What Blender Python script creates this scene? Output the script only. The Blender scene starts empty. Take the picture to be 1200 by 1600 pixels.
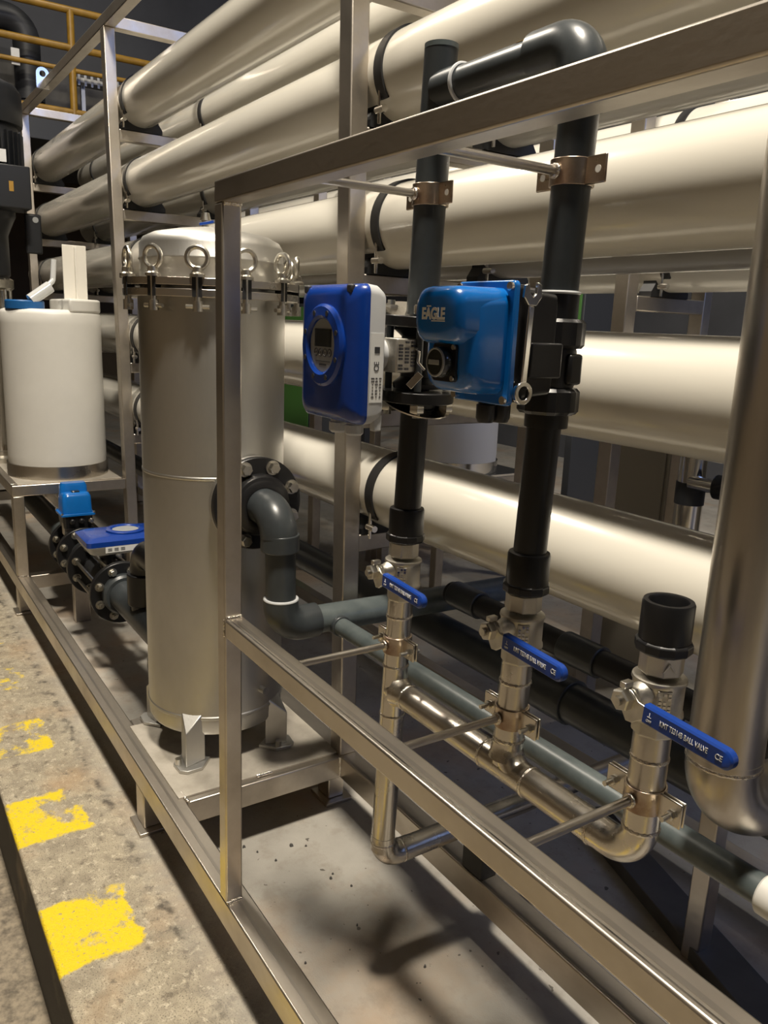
import bpy, bmesh, math, random
from mathutils import Vector, Matrix
random.seed(7)
sc = bpy.context.scene
col = sc.collection
PI = math.pi

# ------------------------------------------------------------------ scale, camera
U = 0.64                 # metres for one unit of the survey grid
ZF = -2.48               # survey height of the shop floor (camera is at survey 0,0,0)
CAM = ((0.54777, 0.8357, 0.0394), (0.21114, -0.09253, -0.97307), (-0.80955, 0.54133, -0.22714))  # right, down, forward
FPX = 1250.0

def W(p):
    return Vector((p[0] * U, p[1] * U, (p[2] - ZF) * U))

cam_d = bpy.data.cameras.new('camera')
cam = bpy.data.objects.new('camera', cam_d)
col.objects.link(cam)
r_, d_, f_ = (Vector(v).normalized() for v in CAM)
cam.matrix_world = Matrix(((r_.x, -d_.x, -f_.x, 0), (r_.y, -d_.y, -f_.y, 0), (r_.z, -d_.z, -f_.z, -ZF * U), (0, 0, 0, 1)))
cam_d.sensor_fit = 'VERTICAL'
cam_d.sensor_height = 36.0
cam_d.lens = 36.0 * FPX / 1600.0
cam_d.clip_start = 0.02
cam_d.clip_end = 200
sc.camera = cam

# ------------------------------------------------------------------ world, lamps, exposure
wd = bpy.data.worlds.new('world')
sc.world = wd
wd.use_nodes = True
wd.node_tree.nodes['Background'].inputs[0].default_value = (0.75, 0.78, 0.9, 1)
wd.node_tree.nodes['Background'].inputs[1].default_value = 0.03
sc.view_settings.view_transform = 'Standard'
sc.view_settings.look = 'None'
sc.view_settings.gamma = 1.0
sc.view_settings.use_curve_mapping = False
sc.view_settings.exposure = 0.0

def area(name, loc, target, size, power, color, size_y=None):
    d = bpy.data.lights.new(name, 'AREA')
    d.energy = power
    d.color = color
    d.size = size
    if size_y:
        d.shape = 'RECTANGLE'
        d.size_y = size_y
    o = bpy.data.objects.new(name, d)
    col.objects.link(o)
    o.location = W(loc)
    o.rotation_euler = (W(target) - W(loc)).to_track_quat('-Z', 'Y').to_euler()
    return o

area('high_bay_lamp', (-1.0, 0.70, 6.7), (-1.6, 1.5, -2.5), 0.50, 430, (1.0, 0.91, 0.77))
area('high_bay_lamp.001', (-7.6, 0.4, 6.7), (-7.2, 1.2, -2.0), 0.50, 190, (1.0, 0.91, 0.77))
area('high_bay_lamp.002', (-2.5, 8.2, 6.7), (-2.8, 6.0, -2.5), 0.50, 70, (1.0, 0.92, 0.8))
area('gallery_fill_light', (-12.0, 3.5, 6.9), (-15.0, 4.0, 2.0), 0.50, 20, (1.0, 0.92, 0.8))  # added fill light to brighten the gallery
area('daylight_window', (8.6, 5.9, 4.5), (-3.0, 3.6, 1.0), 3.4, 150, (0.33, 0.48, 1.0), 3.1)

# ------------------------------------------------------------------ materials
def mat(name, color, rough=0.5, metal=0.0, var=0.0, vscale=6.0, col2=None, bump=0.0, bscale=60.0, coat=0.0, rvar=0.0,
        stretch=None, spec=None, emit=None):
    m = bpy.data.materials.new(name)
    m.use_nodes = True
    nt = m.node_tree
    b = nt.nodes['Principled BSDF']
    b.inputs['Base Color'].default_value = (*color, 1)
    b.inputs['Roughness'].default_value = rough
    b.inputs['Metallic'].default_value = metal
    if spec is not None:
        b.inputs['Specular IOR Level'].default_value = spec
    if coat:
        b.inputs['Coat Weight'].default_value = coat
        b.inputs['Coat Roughness'].default_value = 0.08
    if emit:
        b.inputs['Emission Color'].default_value = (*emit[0], 1)
        b.inputs['Emission Strength'].default_value = emit[1]
    if var or bump or rvar:
        tc = nt.nodes.new('ShaderNodeTexCoord')
        mp = nt.nodes.new('ShaderNodeMapping')
        nt.links.new(tc.outputs['Object'], mp.inputs['Vector'])
        if stretch:
            mp.inputs['Scale'].default_value = stretch
        n = nt.nodes.new('ShaderNodeTexNoise')
        n.inputs['Scale'].default_value = vscale
        n.inputs['Detail'].default_value = 5
        n.inputs['Roughness'].default_value = 0.6
        nt.links.new(mp.outputs[0], n.inputs['Vector'])
        if var:
            mx = nt.nodes.new('ShaderNodeMix')
            mx.data_type = 'RGBA'
            mx.inputs[6].default_value = (*color, 1)
            mx.inputs[7].default_value = (*(col2 or tuple(c * (1 - var) for c in color)), 1)
            rp = nt.nodes.new('ShaderNodeMapRange')
            rp.inputs[1].default_value = 0.38
            rp.inputs[2].default_value = 0.68
            nt.links.new(n.outputs['Fac'], rp.inputs[0])
            nt.links.new(rp.outputs[0], mx.inputs[0])
            nt.links.new(mx.outputs[2], b.inputs['Base Color'])
        if rvar:
            rr = nt.nodes.new('ShaderNodeMapRange')
            rr.inputs[1].default_value = 0.3
            rr.inputs[2].default_value = 0.7
            rr.inputs[3].default_value = rough - rvar
            rr.inputs[4].default_value = rough + rvar
            nt.links.new(n.outputs['Fac'], rr.inputs[0])
            nt.links.new(rr.outputs[0], b.inputs['Roughness'])
        if bump:
            n2 = nt.nodes.new('ShaderNodeTexNoise')
            n2.inputs['Scale'].default_value = bscale
            n2.inputs['Detail'].default_value = 3
            nt.links.new(mp.outputs[0], n2.inputs['Vector'])
            bp = nt.nodes.new('ShaderNodeBump')
            bp.inputs['Strength'].default_value = bump
            bp.inputs['Distance'].default_value = 0.004
            nt.links.new(n2.outputs['Fac'], bp.inputs['Height'])
            nt.links.new(bp.outputs[0], b.inputs['Normal'])
    return m

M = {}
M['tube'] = mat('stainless_tube', (0.62, 0.57, 0.50), 0.38, 1.0, 0.35, 5.0, (0.46, 0.41, 0.35), 0.05, 90, rvar=0.07, stretch=(0.6, 1, 1))
M['steel'] = mat('brushed_stainless', (0.66, 0.62, 0.55), 0.28, 1.0, 0.3, 4.0, (0.50, 0.46, 0.41), 0.05, 120, rvar=0.08)
M['vessel_steel'] = mat('pickled_stainless', (0.64, 0.63, 0.60), 0.44, 1.0, 0.3, 3.0, (0.52, 0.505, 0.47), 0.05, 150, rvar=0.06, stretch=(1, 1, 0.5))
M['cast'] = mat('cast_stainless', (0.58, 0.55, 0.49), 0.42, 1.0, 0.15, 10.0, None, 0.10, 400)
M['dusty'] = mat('dusty_steel_plate', (0.46, 0.42, 0.36), 0.62, 0.35, 0.35, 9.0, (0.32, 0.29, 0.24), 0.1, 120, rvar=0.1)
M['seam'] = mat('tube_seam', (0.50, 0.46, 0.41), 0.34, 1.0)
M['pipe_steel'] = mat('rolled_stainless_pipe', (0.62, 0.58, 0.52), 0.33, 1.0, 0.5, 7.0, (0.40, 0.35, 0.30), 0.03, 120, rvar=0.08, stretch=(1, 1, 0.18))
M['bright'] = mat('polished_steel', (0.78, 0.76, 0.72), 0.16, 1.0)
M['zinc'] = mat('zinc_bolt', (0.70, 0.67, 0.60), 0.28, 1.0, 0.2, 30.0)
M['tint'] = mat('heat_tinted_steel', (0.68, 0.59, 0.48), 0.30, 1.0, 0.6, 11.0, (0.30, 0.20, 0.14), rvar=0.06)
M['weld'] = mat('weld_bead', (0.80, 0.77, 0.71), 0.25, 1.0, 0.5, 60.0, (0.50, 0.43, 0.36), 0.6, 260)
M['vessel'] = mat('cream_gelcoat', (0.64, 0.615, 0.55), 0.20, 0.0, 0.12, 2.0, (0.58, 0.55, 0.48), coat=0.5, bump=0.03, bscale=14, stretch=(0.25, 1, 1))
M['pvc'] = mat('dark_grey_pvc', (0.045, 0.052, 0.056), 0.34, 0.0, 0.35, 9.0, (0.03, 0.034, 0.037), 0.04, 70)
M['pvc_grey'] = mat('grey_pvc', (0.070, 0.086, 0.088), 0.36, 0.0, 0.4, 14.0, (0.11, 0.128, 0.128), 0.05, 70)
M['black'] = mat('black_plastic', (0.010, 0.010, 0.011), 0.34, 0.0, 0.2, 12.0)
M['rubber'] = mat('black_rubber', (0.012, 0.012, 0.013), 0.5)
M['motor'] = mat('black_motor_paint', (0.007, 0.008, 0.010), 0.42)
M['blue'] = mat('royal_blue_enamel', (0.004, 0.040, 0.27), 0.26, 0.0, 0.15, 10.0, coat=0.3)
M['sky'] = mat('bright_blue_enamel', (0.003, 0.13, 0.46), 0.24, 0.0, 0.1, 10.0, coat=0.4)
M['grip'] = mat('blue_vinyl_grip', (0.008, 0.042, 0.25), 0.30)
M['lightgrey'] = mat('light_grey_plastic', (0.52, 0.53, 0.54), 0.4)
M['label'] = mat('printed_label', (0.72, 0.72, 0.70), 0.45)
M['ink'] = mat('dark_ink_and_shadow', (0.03, 0.03, 0.035), 0.5)
M['white_ink'] = mat('white_print', (0.78, 0.78, 0.76), 0.45)
M['tank'] = mat('white_polyethylene', (0.70, 0.685, 0.64), 0.42, 0.0, 0.08, 3.0)
M['white'] = mat('white_plastic', (0.78, 0.75, 0.68), 0.4)
M['lidblue'] = mat('blue_cap_plastic', (0.01, 0.10, 0.30), 0.4)
M['lcd'] = mat('lcd_glass', (0.018, 0.022, 0.02), 0.12)
M['panelface'] = mat('grey_keypad_face', (0.30, 0.31, 0.31), 0.35)
M['clear'] = mat('clear_plastic_hose', (0.55, 0.56, 0.56), 0.12, spec=0.8)
M['yellowrail'] = mat('yellow_rail_paint', (0.40, 0.225, 0.03), 0.4, 0.0, 0.3, 8.0)
M['wall'] = mat('dark_wall_panel', (0.075, 0.078, 0.088), 0.6, 0.0, 0.3, 1.2)
M['wall_warm'] = mat('brown_wall_panel', (0.10, 0.070, 0.036), 0.7, 0.0, 0.3, 1.2)
M['ceil'] = mat('dark_ceiling', (0.06, 0.062, 0.068), 0.7)
M['duct'] = mat('dark_duct', (0.03, 0.032, 0.036), 0.5)
M['green'] = mat('green_cabinet_paint', (0.05, 0.14, 0.03), 0.5)
M['cable_cover'] = mat('grey_floor_cover', (0.10, 0.095, 0.09), 0.55, 0.0, 0.3, 8.0)
M['beige'] = mat('beige_panel', (0.36, 0.33, 0.27), 0.5)
M['galv'] = mat('galvanised_tray', (0.5, 0.5, 0.5), 0.4, 0.8)

def concrete():
    m = bpy.data.materials.new('painted_concrete')
    m.use_nodes = True
    nt = m.node_tree
    L = nt.links.new
    b = nt.nodes['Principled BSDF']
    tc = nt.nodes.new('ShaderNodeTexCoord')
    sx = nt.nodes.new('ShaderNodeSeparateXYZ')
    L(tc.outputs['Object'], sx.inputs[0])
    def noise(s, d=6, r=0.6):
        n = nt.nodes.new('ShaderNodeTexNoise')
        n.inputs['Scale'].default_value = s
        n.inputs['Detail'].default_value = d
        n.inputs['Roughness'].default_value = r
        L(tc.outputs['Object'], n.inputs['Vector'])
        return n.outputs['Fac']
    def mth(op, a, c=None):
        n = nt.nodes.new('ShaderNodeMath')
        n.operation = op
        for i, v in enumerate((a, c)):
            if v is None:
                continue
            if isinstance(v, (int, float)):
                n.inputs[i].default_value = v
            else:
                L(v, n.inputs[i])
        return n.outputs[0]
    def rng(v, a, c, lo=0.0, hi=1.0):
        n = nt.nodes.new('ShaderNodeMapRange')
        for i, q in enumerate((a, c, lo, hi)):
            n.inputs[i + 1].default_value = q
        L(v, n.inputs[0])
        return n.outputs[0]
    def mix(f, a, c):
        n = nt.nodes.new('ShaderNodeMix')
        n.data_type = 'RGBA'
        if isinstance(f, float):
            n.inputs[0].default_value = f
        else:
            L(f, n.inputs[0])
        for i, v in ((6, a), (7, c)):
            if isinstance(v, tuple):
                n.inputs[i].default_value = (*v, 1)
            else:
                L(v, n.inputs[i])
        return n.outputs[2]
    n1, n2, n3, n4 = noise(3.0), noise(18.0), noise(90.0, 4), noise(260.0, 3)
    smooth = mix(rng(n1, 0.35, 0.7), (0.43, 0.405, 0.36), (0.30, 0.28, 0.245))
    smooth = mix(rng(noise(1.9), 0.50, 0.66, 0, 0.6), smooth, (0.42, 0.29, 0.18))
    smooth = mix(rng(noise(34.0, 2), 0.70, 0.73, 0, 0.85), smooth, (0.07, 0.06, 0.05))
    rough = mix(rng(n2, 0.35, 0.65), (0.50, 0.435, 0.32), (0.32, 0.275, 0.20))
    rough = mix(rng(noise(6.0), 0.50, 0.68, 0, 0.5), rough, (0.22, 0.185, 0.135))
    rough = mix(rng(noise(48.0, 4), 0.55, 0.66), rough, (0.60, 0.53, 0.40))
    rough = mix(rng(n4, 0.55, 0.68), rough, (0.09, 0.075, 0.06))
    rough = mix(rng(noise(2.6), 0.52, 0.68, 0, 0.5), rough, (0.46, 0.29, 0.15))
    rough = mix(rng(noise(23.0, 5, 0.7), 0.56, 0.66, 0, 0.75), rough, (0.13, 0.105, 0.075))
    smooth = mix(rng(noise(11.0, 6, 0.7), 0.50, 0.68, 0, 0.45), smooth, (0.24, 0.205, 0.16))
    # kerb strip ends at an uneven line about 0.58 m from the survey axis
    yy = mth('ADD', sx.outputs[1], mth('MULTIPLY', mth('SUBTRACT', n2, 0.5), 0.10))
    kerb = rng(yy, 0.54, 0.74, 1.0, 0.0)
    colr = mix(kerb, smooth, rough)
    crack = mth('MULTIPLY', rng(mth('ABSOLUTE', mth('SUBTRACT', yy, 0.585)), 0.0, 0.028, 0.85, 0.0), rng(noise(14.0, 4), 0.48, 0.62))
    colr = mix(crack, colr, (0.06, 0.05, 0.04))
    # worn hazard bars, one every 0.565 m along the kerb edge
    xs = mth('ADD', sx.outputs[0], mth('MULTIPLY', mth('SUBTRACT', n2, 0.5), 0.06))
    ph = mth('FRACT', mth('DIVIDE', mth('ADD', xs, 2.62 + 5.65), 0.565))
    bar = mth('MULTIPLY', rng(ph, 0.0, 0.02), rng(ph, 0.46, 0.48, 1.0, 0.0))
    bar = mth('MULTIPLY', bar, rng(yy, 0.505, 0.515, 1.0, 0.0))
    fade = rng(sx.outputs[0], -4.6, -1.9, -0.10, 0.06)
    wear = mth('ADD', mth('ADD', mth('MULTIPLY', noise(7.0, 8, 0.7), 1.0), fade), mth('MULTIPLY', sx.outputs[1], -0.25))
    bar = mth('MULTIPLY', bar, rng(wear, 0.36, 0.44))
    bar = mth('MULTIPLY', bar, rng(n3, 0.70, 0.58))
    bar = mth('MULTIPLY', bar, rng(sx.outputs[2], -0.02, -0.008))
    side_shade = mth('MULTIPLY', rng(sx.outputs[2], -0.006, -0.02), rng(n1, 0.25, 0.5))  # shade of the unlit kerb side, painted into the colour
    colr = mix(side_shade, colr, (0.035, 0.03, 0.022))
    colr = mix(bar, colr, (0.84, 0.62, 0.012))
    L(colr, b.inputs['Base Color'])
    b.inputs['Roughness'].default_value = 0.62
    h = mth('ADD', mth('MULTIPLY', n3, 0.7), n4)
    h = mth('MULTIPLY', h, rng(kerb, 0, 1, 0.15, 1.0))
    h = mth('SUBTRACT', h, mth('MULTIPLY', crack, 1.5))
    bp = nt.nodes.new('ShaderNodeBump')
    bp.inputs['Strength'].default_value = 0.8
    bp.inputs['Distance'].default_value = 0.006
    L(h, bp.inputs['Height'])
    L(bp.outputs[0], b.inputs['Normal'])
    return m
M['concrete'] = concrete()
M['lower'] = mat('rough_aisle_concrete', (0.30, 0.25, 0.18), 0.8, 0.0, 0.6, 40.0, (0.12, 0.10, 0.075), 0.8, 90)

# ------------------------------------------------------------------ mesh helpers (survey units in, metres out)
def frame_of(axis):
    a = Vector(axis).normalized()
    t = Vector((0, 0, 1)) if abs(a.z) < 0.9 else Vector((1, 0, 0))
    u = t.cross(a).normalized()
    return u, a.cross(u).normalized(), a

class MB:
    def __init__(self):
        self.v, self.f = [], []
    def add(self, vs, fs):
        n = len(self.v)
        self.v += [Vector(q) for q in vs]
        self.f += [tuple(i + n for i in q) for q in fs]
        return self
    def box(self, x0, x1, y0, y1, z0, z1, lean=0.0):
        l0, l1 = lean * z0, lean * z1
        vs = [(x0 + l0, y0, z0), (x1 + l0, y0, z0), (x1 + l0, y1, z0), (x0 + l0, y1, z0),
              (x0 + l1, y0, z1), (x1 + l1, y0, z1), (x1 + l1, y1, z1), (x0 + l1, y1, z1)]
        return self.add(vs, [(0, 3, 2, 1), (4, 5, 6, 7), (0, 1, 5, 4), (1, 2, 6, 5), (2, 3, 7, 6), (3, 0, 4, 7)])
    def obox(self, c, a, b, d):
        c, a, b, d = Vector(c), Vector(a), Vector(b), Vector(d)
        vs = [c + a * i + b * j + d * k for k in (-1, 1) for j, i in ((-1, -1), (-1, 1), (1, 1), (1, -1))]
        return self.add(vs, [(0, 3, 2, 1), (4, 5, 6, 7), (0, 1, 5, 4), (1, 2, 6, 5), (2, 3, 7, 6), (3, 0, 4, 7)])
    def rings(self, rs, close=False, cap=True):
        """rs: list of equally long point rings"""
        n = len(rs[0])
        vs = [p for r in rs for p in r]
        fs = []
        m = len(rs)
        for i in range(m if close else m - 1):
            a, b = i * n, ((i + 1) % m) * n
            for k in range(n):
                j = (k + 1) % n
                fs.append((a + k, a + j, b + j, b + k))
        if cap and not close:
            fs.append(tuple(range(n - 1, -1, -1)))
            fs.append(tuple((m - 1) * n + k for k in range(n)))
        return self.add(vs, fs)
    def lathe(self, prof, o, axis=(0, 0, 1), seg=28, cap=True, close=False):
        u, w, a = frame_of(axis)
        o = Vector(o)
        rs = [[o + a * h + (u * math.cos(2 * PI * k / seg) + w * math.sin(2 * PI * k / seg)) * max(r, 1e-4) for k in range(seg)] for r, h in prof]
        return self.rings(rs, close, cap)
    def cyl(self, p0, p1, r, r1=None, seg=24):
        p0, p1 = Vector(p0), Vector(p1)
        L = (p1 - p0).length
        return self.lathe([(r, 0), (r if r1 is None else r1, L)], p0, p1 - p0, seg)
    def ring(self, p0, p1, ro, ri, seg=32):
        p0, p1 = Vector(p0), Vector(p1)
        L = (p1 - p0).length
        return self.lathe([(ro, 0), (ro, L), (ri, L), (ri, 0)], p0, p1 - p0, seg, close=True)
    def torus(self, c, axis, R, r, seg=28, ss=10, a0=0.0, a1=2 * PI):
        u, w, a = frame_of(axis)
        c = Vector(c)
        full = abs(a1 - a0 - 2 * PI) < 1e-6
        n = seg if full else seg + 1
        rs = []
        for k in range(n):
            t = a0 + (a1 - a0) * k / seg
            d = u * math.cos(t) + w * math.sin(t)
            rs.append([c + d * (R + r * math.cos(2 * PI * q / ss)) + a * r * math.sin(2 * PI * q / ss) for q in range(ss)])
        return self.rings(rs, close=full)
    def sweep(self, pts, r, seg=24, radii=None):
        pts = [Vector(p) for p in pts]
        n = len(pts)
        tang = []
        for i in range(n):
            t = (pts[min(i + 1, n - 1)] - pts[max(i - 1, 0)])
            tang.append(t.normalized())
        u, w, a = frame_of(tang[0])
        rs = []
        for i in range(n):
            if i:
                q = tang[i - 1].rotation_difference(tang[i])
                u = q @ u
            w = tang[i].cross(u)
            rr = radii[i] if radii else r
            rs.append([pts[i] + (u * math.cos(2 * PI * k / seg) + w * math.sin(2 * PI * k / seg)) * rr for k in range(seg)])
        return self.rings(rs)
    def prism(self, poly, o, ux, uy, d):
        o, ux, uy, d = Vector(o), Vector(ux), Vector(uy), Vector(d)
        a = [o + ux * p[0] + uy * p[1] for p in poly]
        return self.rings([a, [q + d for q in a]])
    def nut(self, c, axis, r, h, sides=6, rot=0.0):
        u, w, a = frame_of(axis)
        c = Vector(c)
        ps = [(u * math.cos(rot + 2 * PI * k / sides) + w * math.sin(rot + 2 * PI * k / sides)) for k in range(sides)]
        return self.rings([[c + p * r * 0.93 for p in ps], [c + p * r + a * h * 0.12 for p in ps], [c + p * r + a * h * 0.85 for p in ps], [c + p * r * 0.88 + a * h for p in ps]])
    def rr(self, layers, o, ux, uy, uz, n=6):
        """loft of rounded rectangles: (depth, half w, half h, radius, dx, dy)"""
        o, ux, uy, uz = Vector(o), Vector(ux), Vector(uy), Vector(uz)
        rs = []
        for d, hw, hh, r, dx, dy in layers:
            r = min(r, hw * 0.999, hh * 0.999)
            ring = []
            for cx, cy, a0 in ((1, 1, 0), (-1, 1, PI / 2), (-1, -1, PI), (1, -1, 1.5 * PI)):
                for k in range(n + 1):
                    t = a0 + PI / 2 * k / n
                    ring.append(o + ux * (dx + cx * (hw - r) + r * math.cos(t)) + uy * (dy + cy * (hh - r) + r * math.sin(t)) + uz * d)
            rs.append(ring)
        return self.rings(rs)
    def build(self, name, m, parent=None, bevel=0.0, smooth=True, at=None, segs=2, ang=35):
        if parent is not None:
            o0 = root_loc(parent)
        elif at is not None:
            o0 = W(at)
        else:
            ws = [W(v) for v in self.v]
            o0 = Vector((sum(v.x for v in ws) / len(ws), sum(v.y for v in ws) / len(ws), min(v.z for v in ws)))
        me = bpy.data.meshes.new(name)
        me.from_pydata([W(v) - o0 for v in self.v], [], self.f)
        bm = bmesh.new()
        bm.from_mesh(me)
        bmesh.ops.recalc_face_normals(bm, faces=bm.faces)
        bm.to_mesh(me)
        bm.free()
        if smooth:
            me.polygons.foreach_set('use_smooth', [True] * len(me.polygons))
            me.set_sharp_from_angle(angle=math.radians(ang))
        me.materials.append(M[m])
        o = bpy.data.objects.new(name, me)
        col.objects.link(o)
        if parent is not None:
            o.parent = parent
        else:
            o.location = o0
        if bevel:
            md = o.modifiers.new('bevel', 'BEVEL')
            md.width = bevel
            md.segments = segs
            md.limit_method = 'ANGLE'
            md.angle_limit = math.radians(40)
        return o

ROOT = {}
def root_loc(o):
    while o.parent is not None:
        o = o.parent
    return Vector(o.location)

def tag(o, label, cat, group=None, kind=None):
    o['label'] = label
    o['category'] = cat
    if group:
        o['group'] = group
    if kind:
        o['kind'] = kind
    return o

def thing(name, at, label, cat, group=None):
    o = bpy.data.objects.new(name, None)
    o.empty_display_size = 0.05
    col.objects.link(o)
    o.location = W(at)
    return tag(o, label, cat, group)

def struct(o):
    o['kind'] = 'structure'
    return o

def copy_thing(root, loc, label, group=None):
    c = root.copy()
    col.objects.link(c)
    c.location = loc
    c['label'] = label
    if group:
        c['group'] = group
    for ch in list(root.children):
        k = ch.copy()
        col.objects.link(k)
        k.parent = c
        for g in list(ch.children):
            h = g.copy()
            col.objects.link(h)
            h.parent = k
    return c

def fillet(pts, rad, n=9):
    pts = [Vector(p) for p in pts]
    out = [pts[0]]
    for i in range(1, len(pts) - 1):
        a, b, c = pts[i - 1], pts[i], pts[i + 1]
        d0, d1 = (a - b).normalized(), (c - b).normalized()
        th = d0.angle(d1)
        tl = rad / math.tan(th / 2)
        p0 = b + d0 * tl
        ctr = b + (d0 + d1).normalized() * (rad / math.sin(th / 2))
        v0 = p0 - ctr
        ax = v0.cross((b + d1 * tl) - ctr).normalized()
        tot = PI - th
        for k in range(n + 1):
            out.append(ctr + Matrix.Rotation(tot * k / n, 3, ax) @ v0)
    out.append(pts[-1])
    return out

def text(s, m, parent, name, o, ux, uy, size, squeeze=1.0, depth=0.0006, bold=0.0, center=True):
    """flat lettering, o in survey units, size in survey units"""
    cu = bpy.data.curves.new(name, 'FONT')
    cu.body = s
    cu.size = size * U
    cu.extrude = depth
    cu.offset = bold
    if center:
        cu.align_x = 'CENTER'
        cu.align_y = 'CENTER'
    tmp = bpy.data.objects.new(name, cu)
    col.objects.link(tmp)
    dg = bpy.context.evaluated_depsgraph_get()
    me = bpy.data.meshes.new_from_object(tmp.evaluated_get(dg))
    bpy.data.objects.remove(tmp)
    ux, uy = Vector(ux).normalized(), Vector(uy).normalized()
    uz = ux.cross(uy)
    base = W(o) - root_loc(parent)
    for v in me.vertices:
        c = v.co.copy()
        v.co = base + ux * c.x * squeeze + uy * c.y + uz * c.z
    me.materials.clear()
    me.materials.append(M[m])
    ob = bpy.data.objects.new(name, me)
    col.objects.link(ob)
    ob.parent = parent
    return ob

def ray(px, py):
    a, b = (px - 600) / FPX, (py - 800) / FPX
    return Vector([CAM[0][i] * a + CAM[1][i] * b + CAM[2][i] for i in range(3)])
def onY(px, py, Y):
    v = ray(px, py)
    return v * (Y / v.y)
def onX(px, py, X):
    v = ray(px, py)
    return v * (X / v.x)

X_, Y_, Z_ = Vector((1, 0, 0)), Vector((0, 1, 0)), Vector((0, 0, 1))
NY = -Y_

# ------------------------------------------------------------------ the room
KY = 0.455
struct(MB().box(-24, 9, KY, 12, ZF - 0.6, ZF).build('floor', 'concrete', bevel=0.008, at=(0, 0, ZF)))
struct(MB().box(-24, 9, -6, KY, ZF - 0.8, ZF - 0.45).build('floor_lower', 'lower', at=(0, 0, ZF)))
struct(MB().box(-24, 9, 12, 12.3, ZF, 7.5).build('wall_back', 'wall'))
struct(MB().box(-24.3, -24, -6, 12.3, ZF - 0.5, 7.5).build('wall_left', 'wall_warm'))
struct(MB().box(-24, 9, -6.3, -6, ZF - 0.5, 7.5).build('wall_front', 'wall_warm'))
struct(MB().box(9, 9.3, -6, 12.3, ZF - 0.5, 7.5).build('wall_right', 'wall'))
struct(MB().box(-24.3, 9.3, -6.3, 12.3, 7.5, 7.8).build('ceiling', 'ceil'))

# ------------------------------------------------------------------ skid frame
skid = thing('skid_frame', (-3.2, 1.0, ZF), 'welded stainless square-tube skid frame carrying the filter, pipes and vessel rack', 'frame')
BV = 0.004
def tube(name, x0, x1, y0, y1, z0, z1, lean=0.0, m='tube', bv=BV):
    return MB().box(x0, x1, y0, y1, z0, z1, lean).build(name, m, skid, bevel=bv)
def seam(parent, x0, x1, yc, z):
    return MB().box(x0, x1, yc - 0.006, yc + 0.006, z - 0.001, z + 0.0014).build('seam', 'seam', parent, smooth=False)

br = tube('base_rail', -11.0, 0.9, 1.0, 1.1, -2.27, -2.15)
seam(br, -11.0, -2.53, 1.047, -2.15)
seam(br, -2.45, 0.9, 1.047, -2.15)
br2 = tube('base_rail', -11.0, 0.9, 1.91, 2.005, -2.27, -2.15)
seam(br2, -3.1, 0.9, 1.93, -2.15)
for x in (-3.255, -4.06, -7.0, -10.6, 0.8):
    tube('cross_member', x, x + 0.095, 1.1, 1.91, -2.268, -2.152)
tr = tube('top_rail', -2.522, 0.9, 1.0, 1.068, 0.35, 0.418)
mr = tube('middle_rail', -2.458, 0.9, 1.0, 1.07, -1.075, -1.01)
seam(mr, -2.45, 0.9, 1.03, -1.01)
MB().box(-2.45, 0.9, 1.012, 1.016, -1.011, -1.0088).build('scratch', 'bright', mr, smooth=False)
for x in (-2.522, 0.83):
    p = tube('post', x, x + 0.064, 1.0, 1.066, -2.15, 0.35)
# weld beads round the front post
def weld_line(parent, p0, p1, r=0.007, n=14):
    p0, p1 = Vector(p0), Vector(p1)
    pts = [p0.lerp(p1, k / n) for k in range(n + 1)]
    rad = [r * (0.85 + 0.3 * (k % 2)) for k in range(n + 1)]
    return MB().sweep(pts, r, 8, rad).build('weld_bead', 'weld', parent)
weld_line(skid, (-2.456, 1.002, -2.146), (-2.456, 1.064, -2.146))
weld_line(skid, (-2.454, 1.004, -1.008), (-2.454, 1.064, -1.008), 0.008)
weld_line(skid, (-2.456, 1.004, 0.348), (-2.456, 1.064, 0.348), 0.008)
weld_line(skid, (-2.462, 1.0, -1.074), (-2.462, 1.0, -1.012), 0.004)
weld_line(skid, (-3.158, 1.108, -2.15), (-3.25, 1.102, -2.15), 0.008)
weld_line(skid, (-3.16, 1.905, -2.15), (-3.16, 1.908, -2.26), 0.007)
weld_line(skid, (-6.9, 1.003, -2.146), (-6.9, 1.088, -2.146), 0.01)
# feet
for x, y0 in ((-3.63, 1.0), (-7.05, 1.0), (-10.4, 1.0), (-3.4, 1.91), (-7.05, 1.91), (-0.4, 1.91), (0.3, 1.0)):
    lg = tube('leg', x, x + 0.12, y0 + 0.002, y0 + 0.095, ZF + 0.018, -2.27)
    MB().box(x - 0.015, x + 0.16, y0 - 0.03, y0 + 0.125, ZF, ZF + 0.018).build('foot_plate', 'tube', lg, bevel=0.002)
# filter platform
MB().box(-3.97, -3.2, 1.075, 1.915, -2.152, -2.142).build('deck_plate', 'dusty', skid, bevel=0.001)
for x, y in ((-3.19, 1.48), (-3.19, 1.52)):
    pass
weld_line(skid, (-3.195, 1.46, -2.143), (-3.195, 1.54, -2.143), 0.008, 8)
# tank platform
for x in (-6.99, -8.9):
    tube('platform_post', x, x + 0.09, 1.002, 1.09, -2.15, -1.47)
tube('platform_beam', -6.99, -6.9, 1.0, 1.91, -1.47, -1.38)
tube('platform_beam', -8.9, -6.99, 1.0, 1.09, -1.47, -1.38)
tube('platform_beam', -8.9, -6.99, 1.82, 1.91, -1.47, -1.38)
MB().box(-8.85, -6.93, 1.05, 1.88, -1.39, -1.374).build('deck_plate', 'dusty', skid, bevel=0.001)
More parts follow.
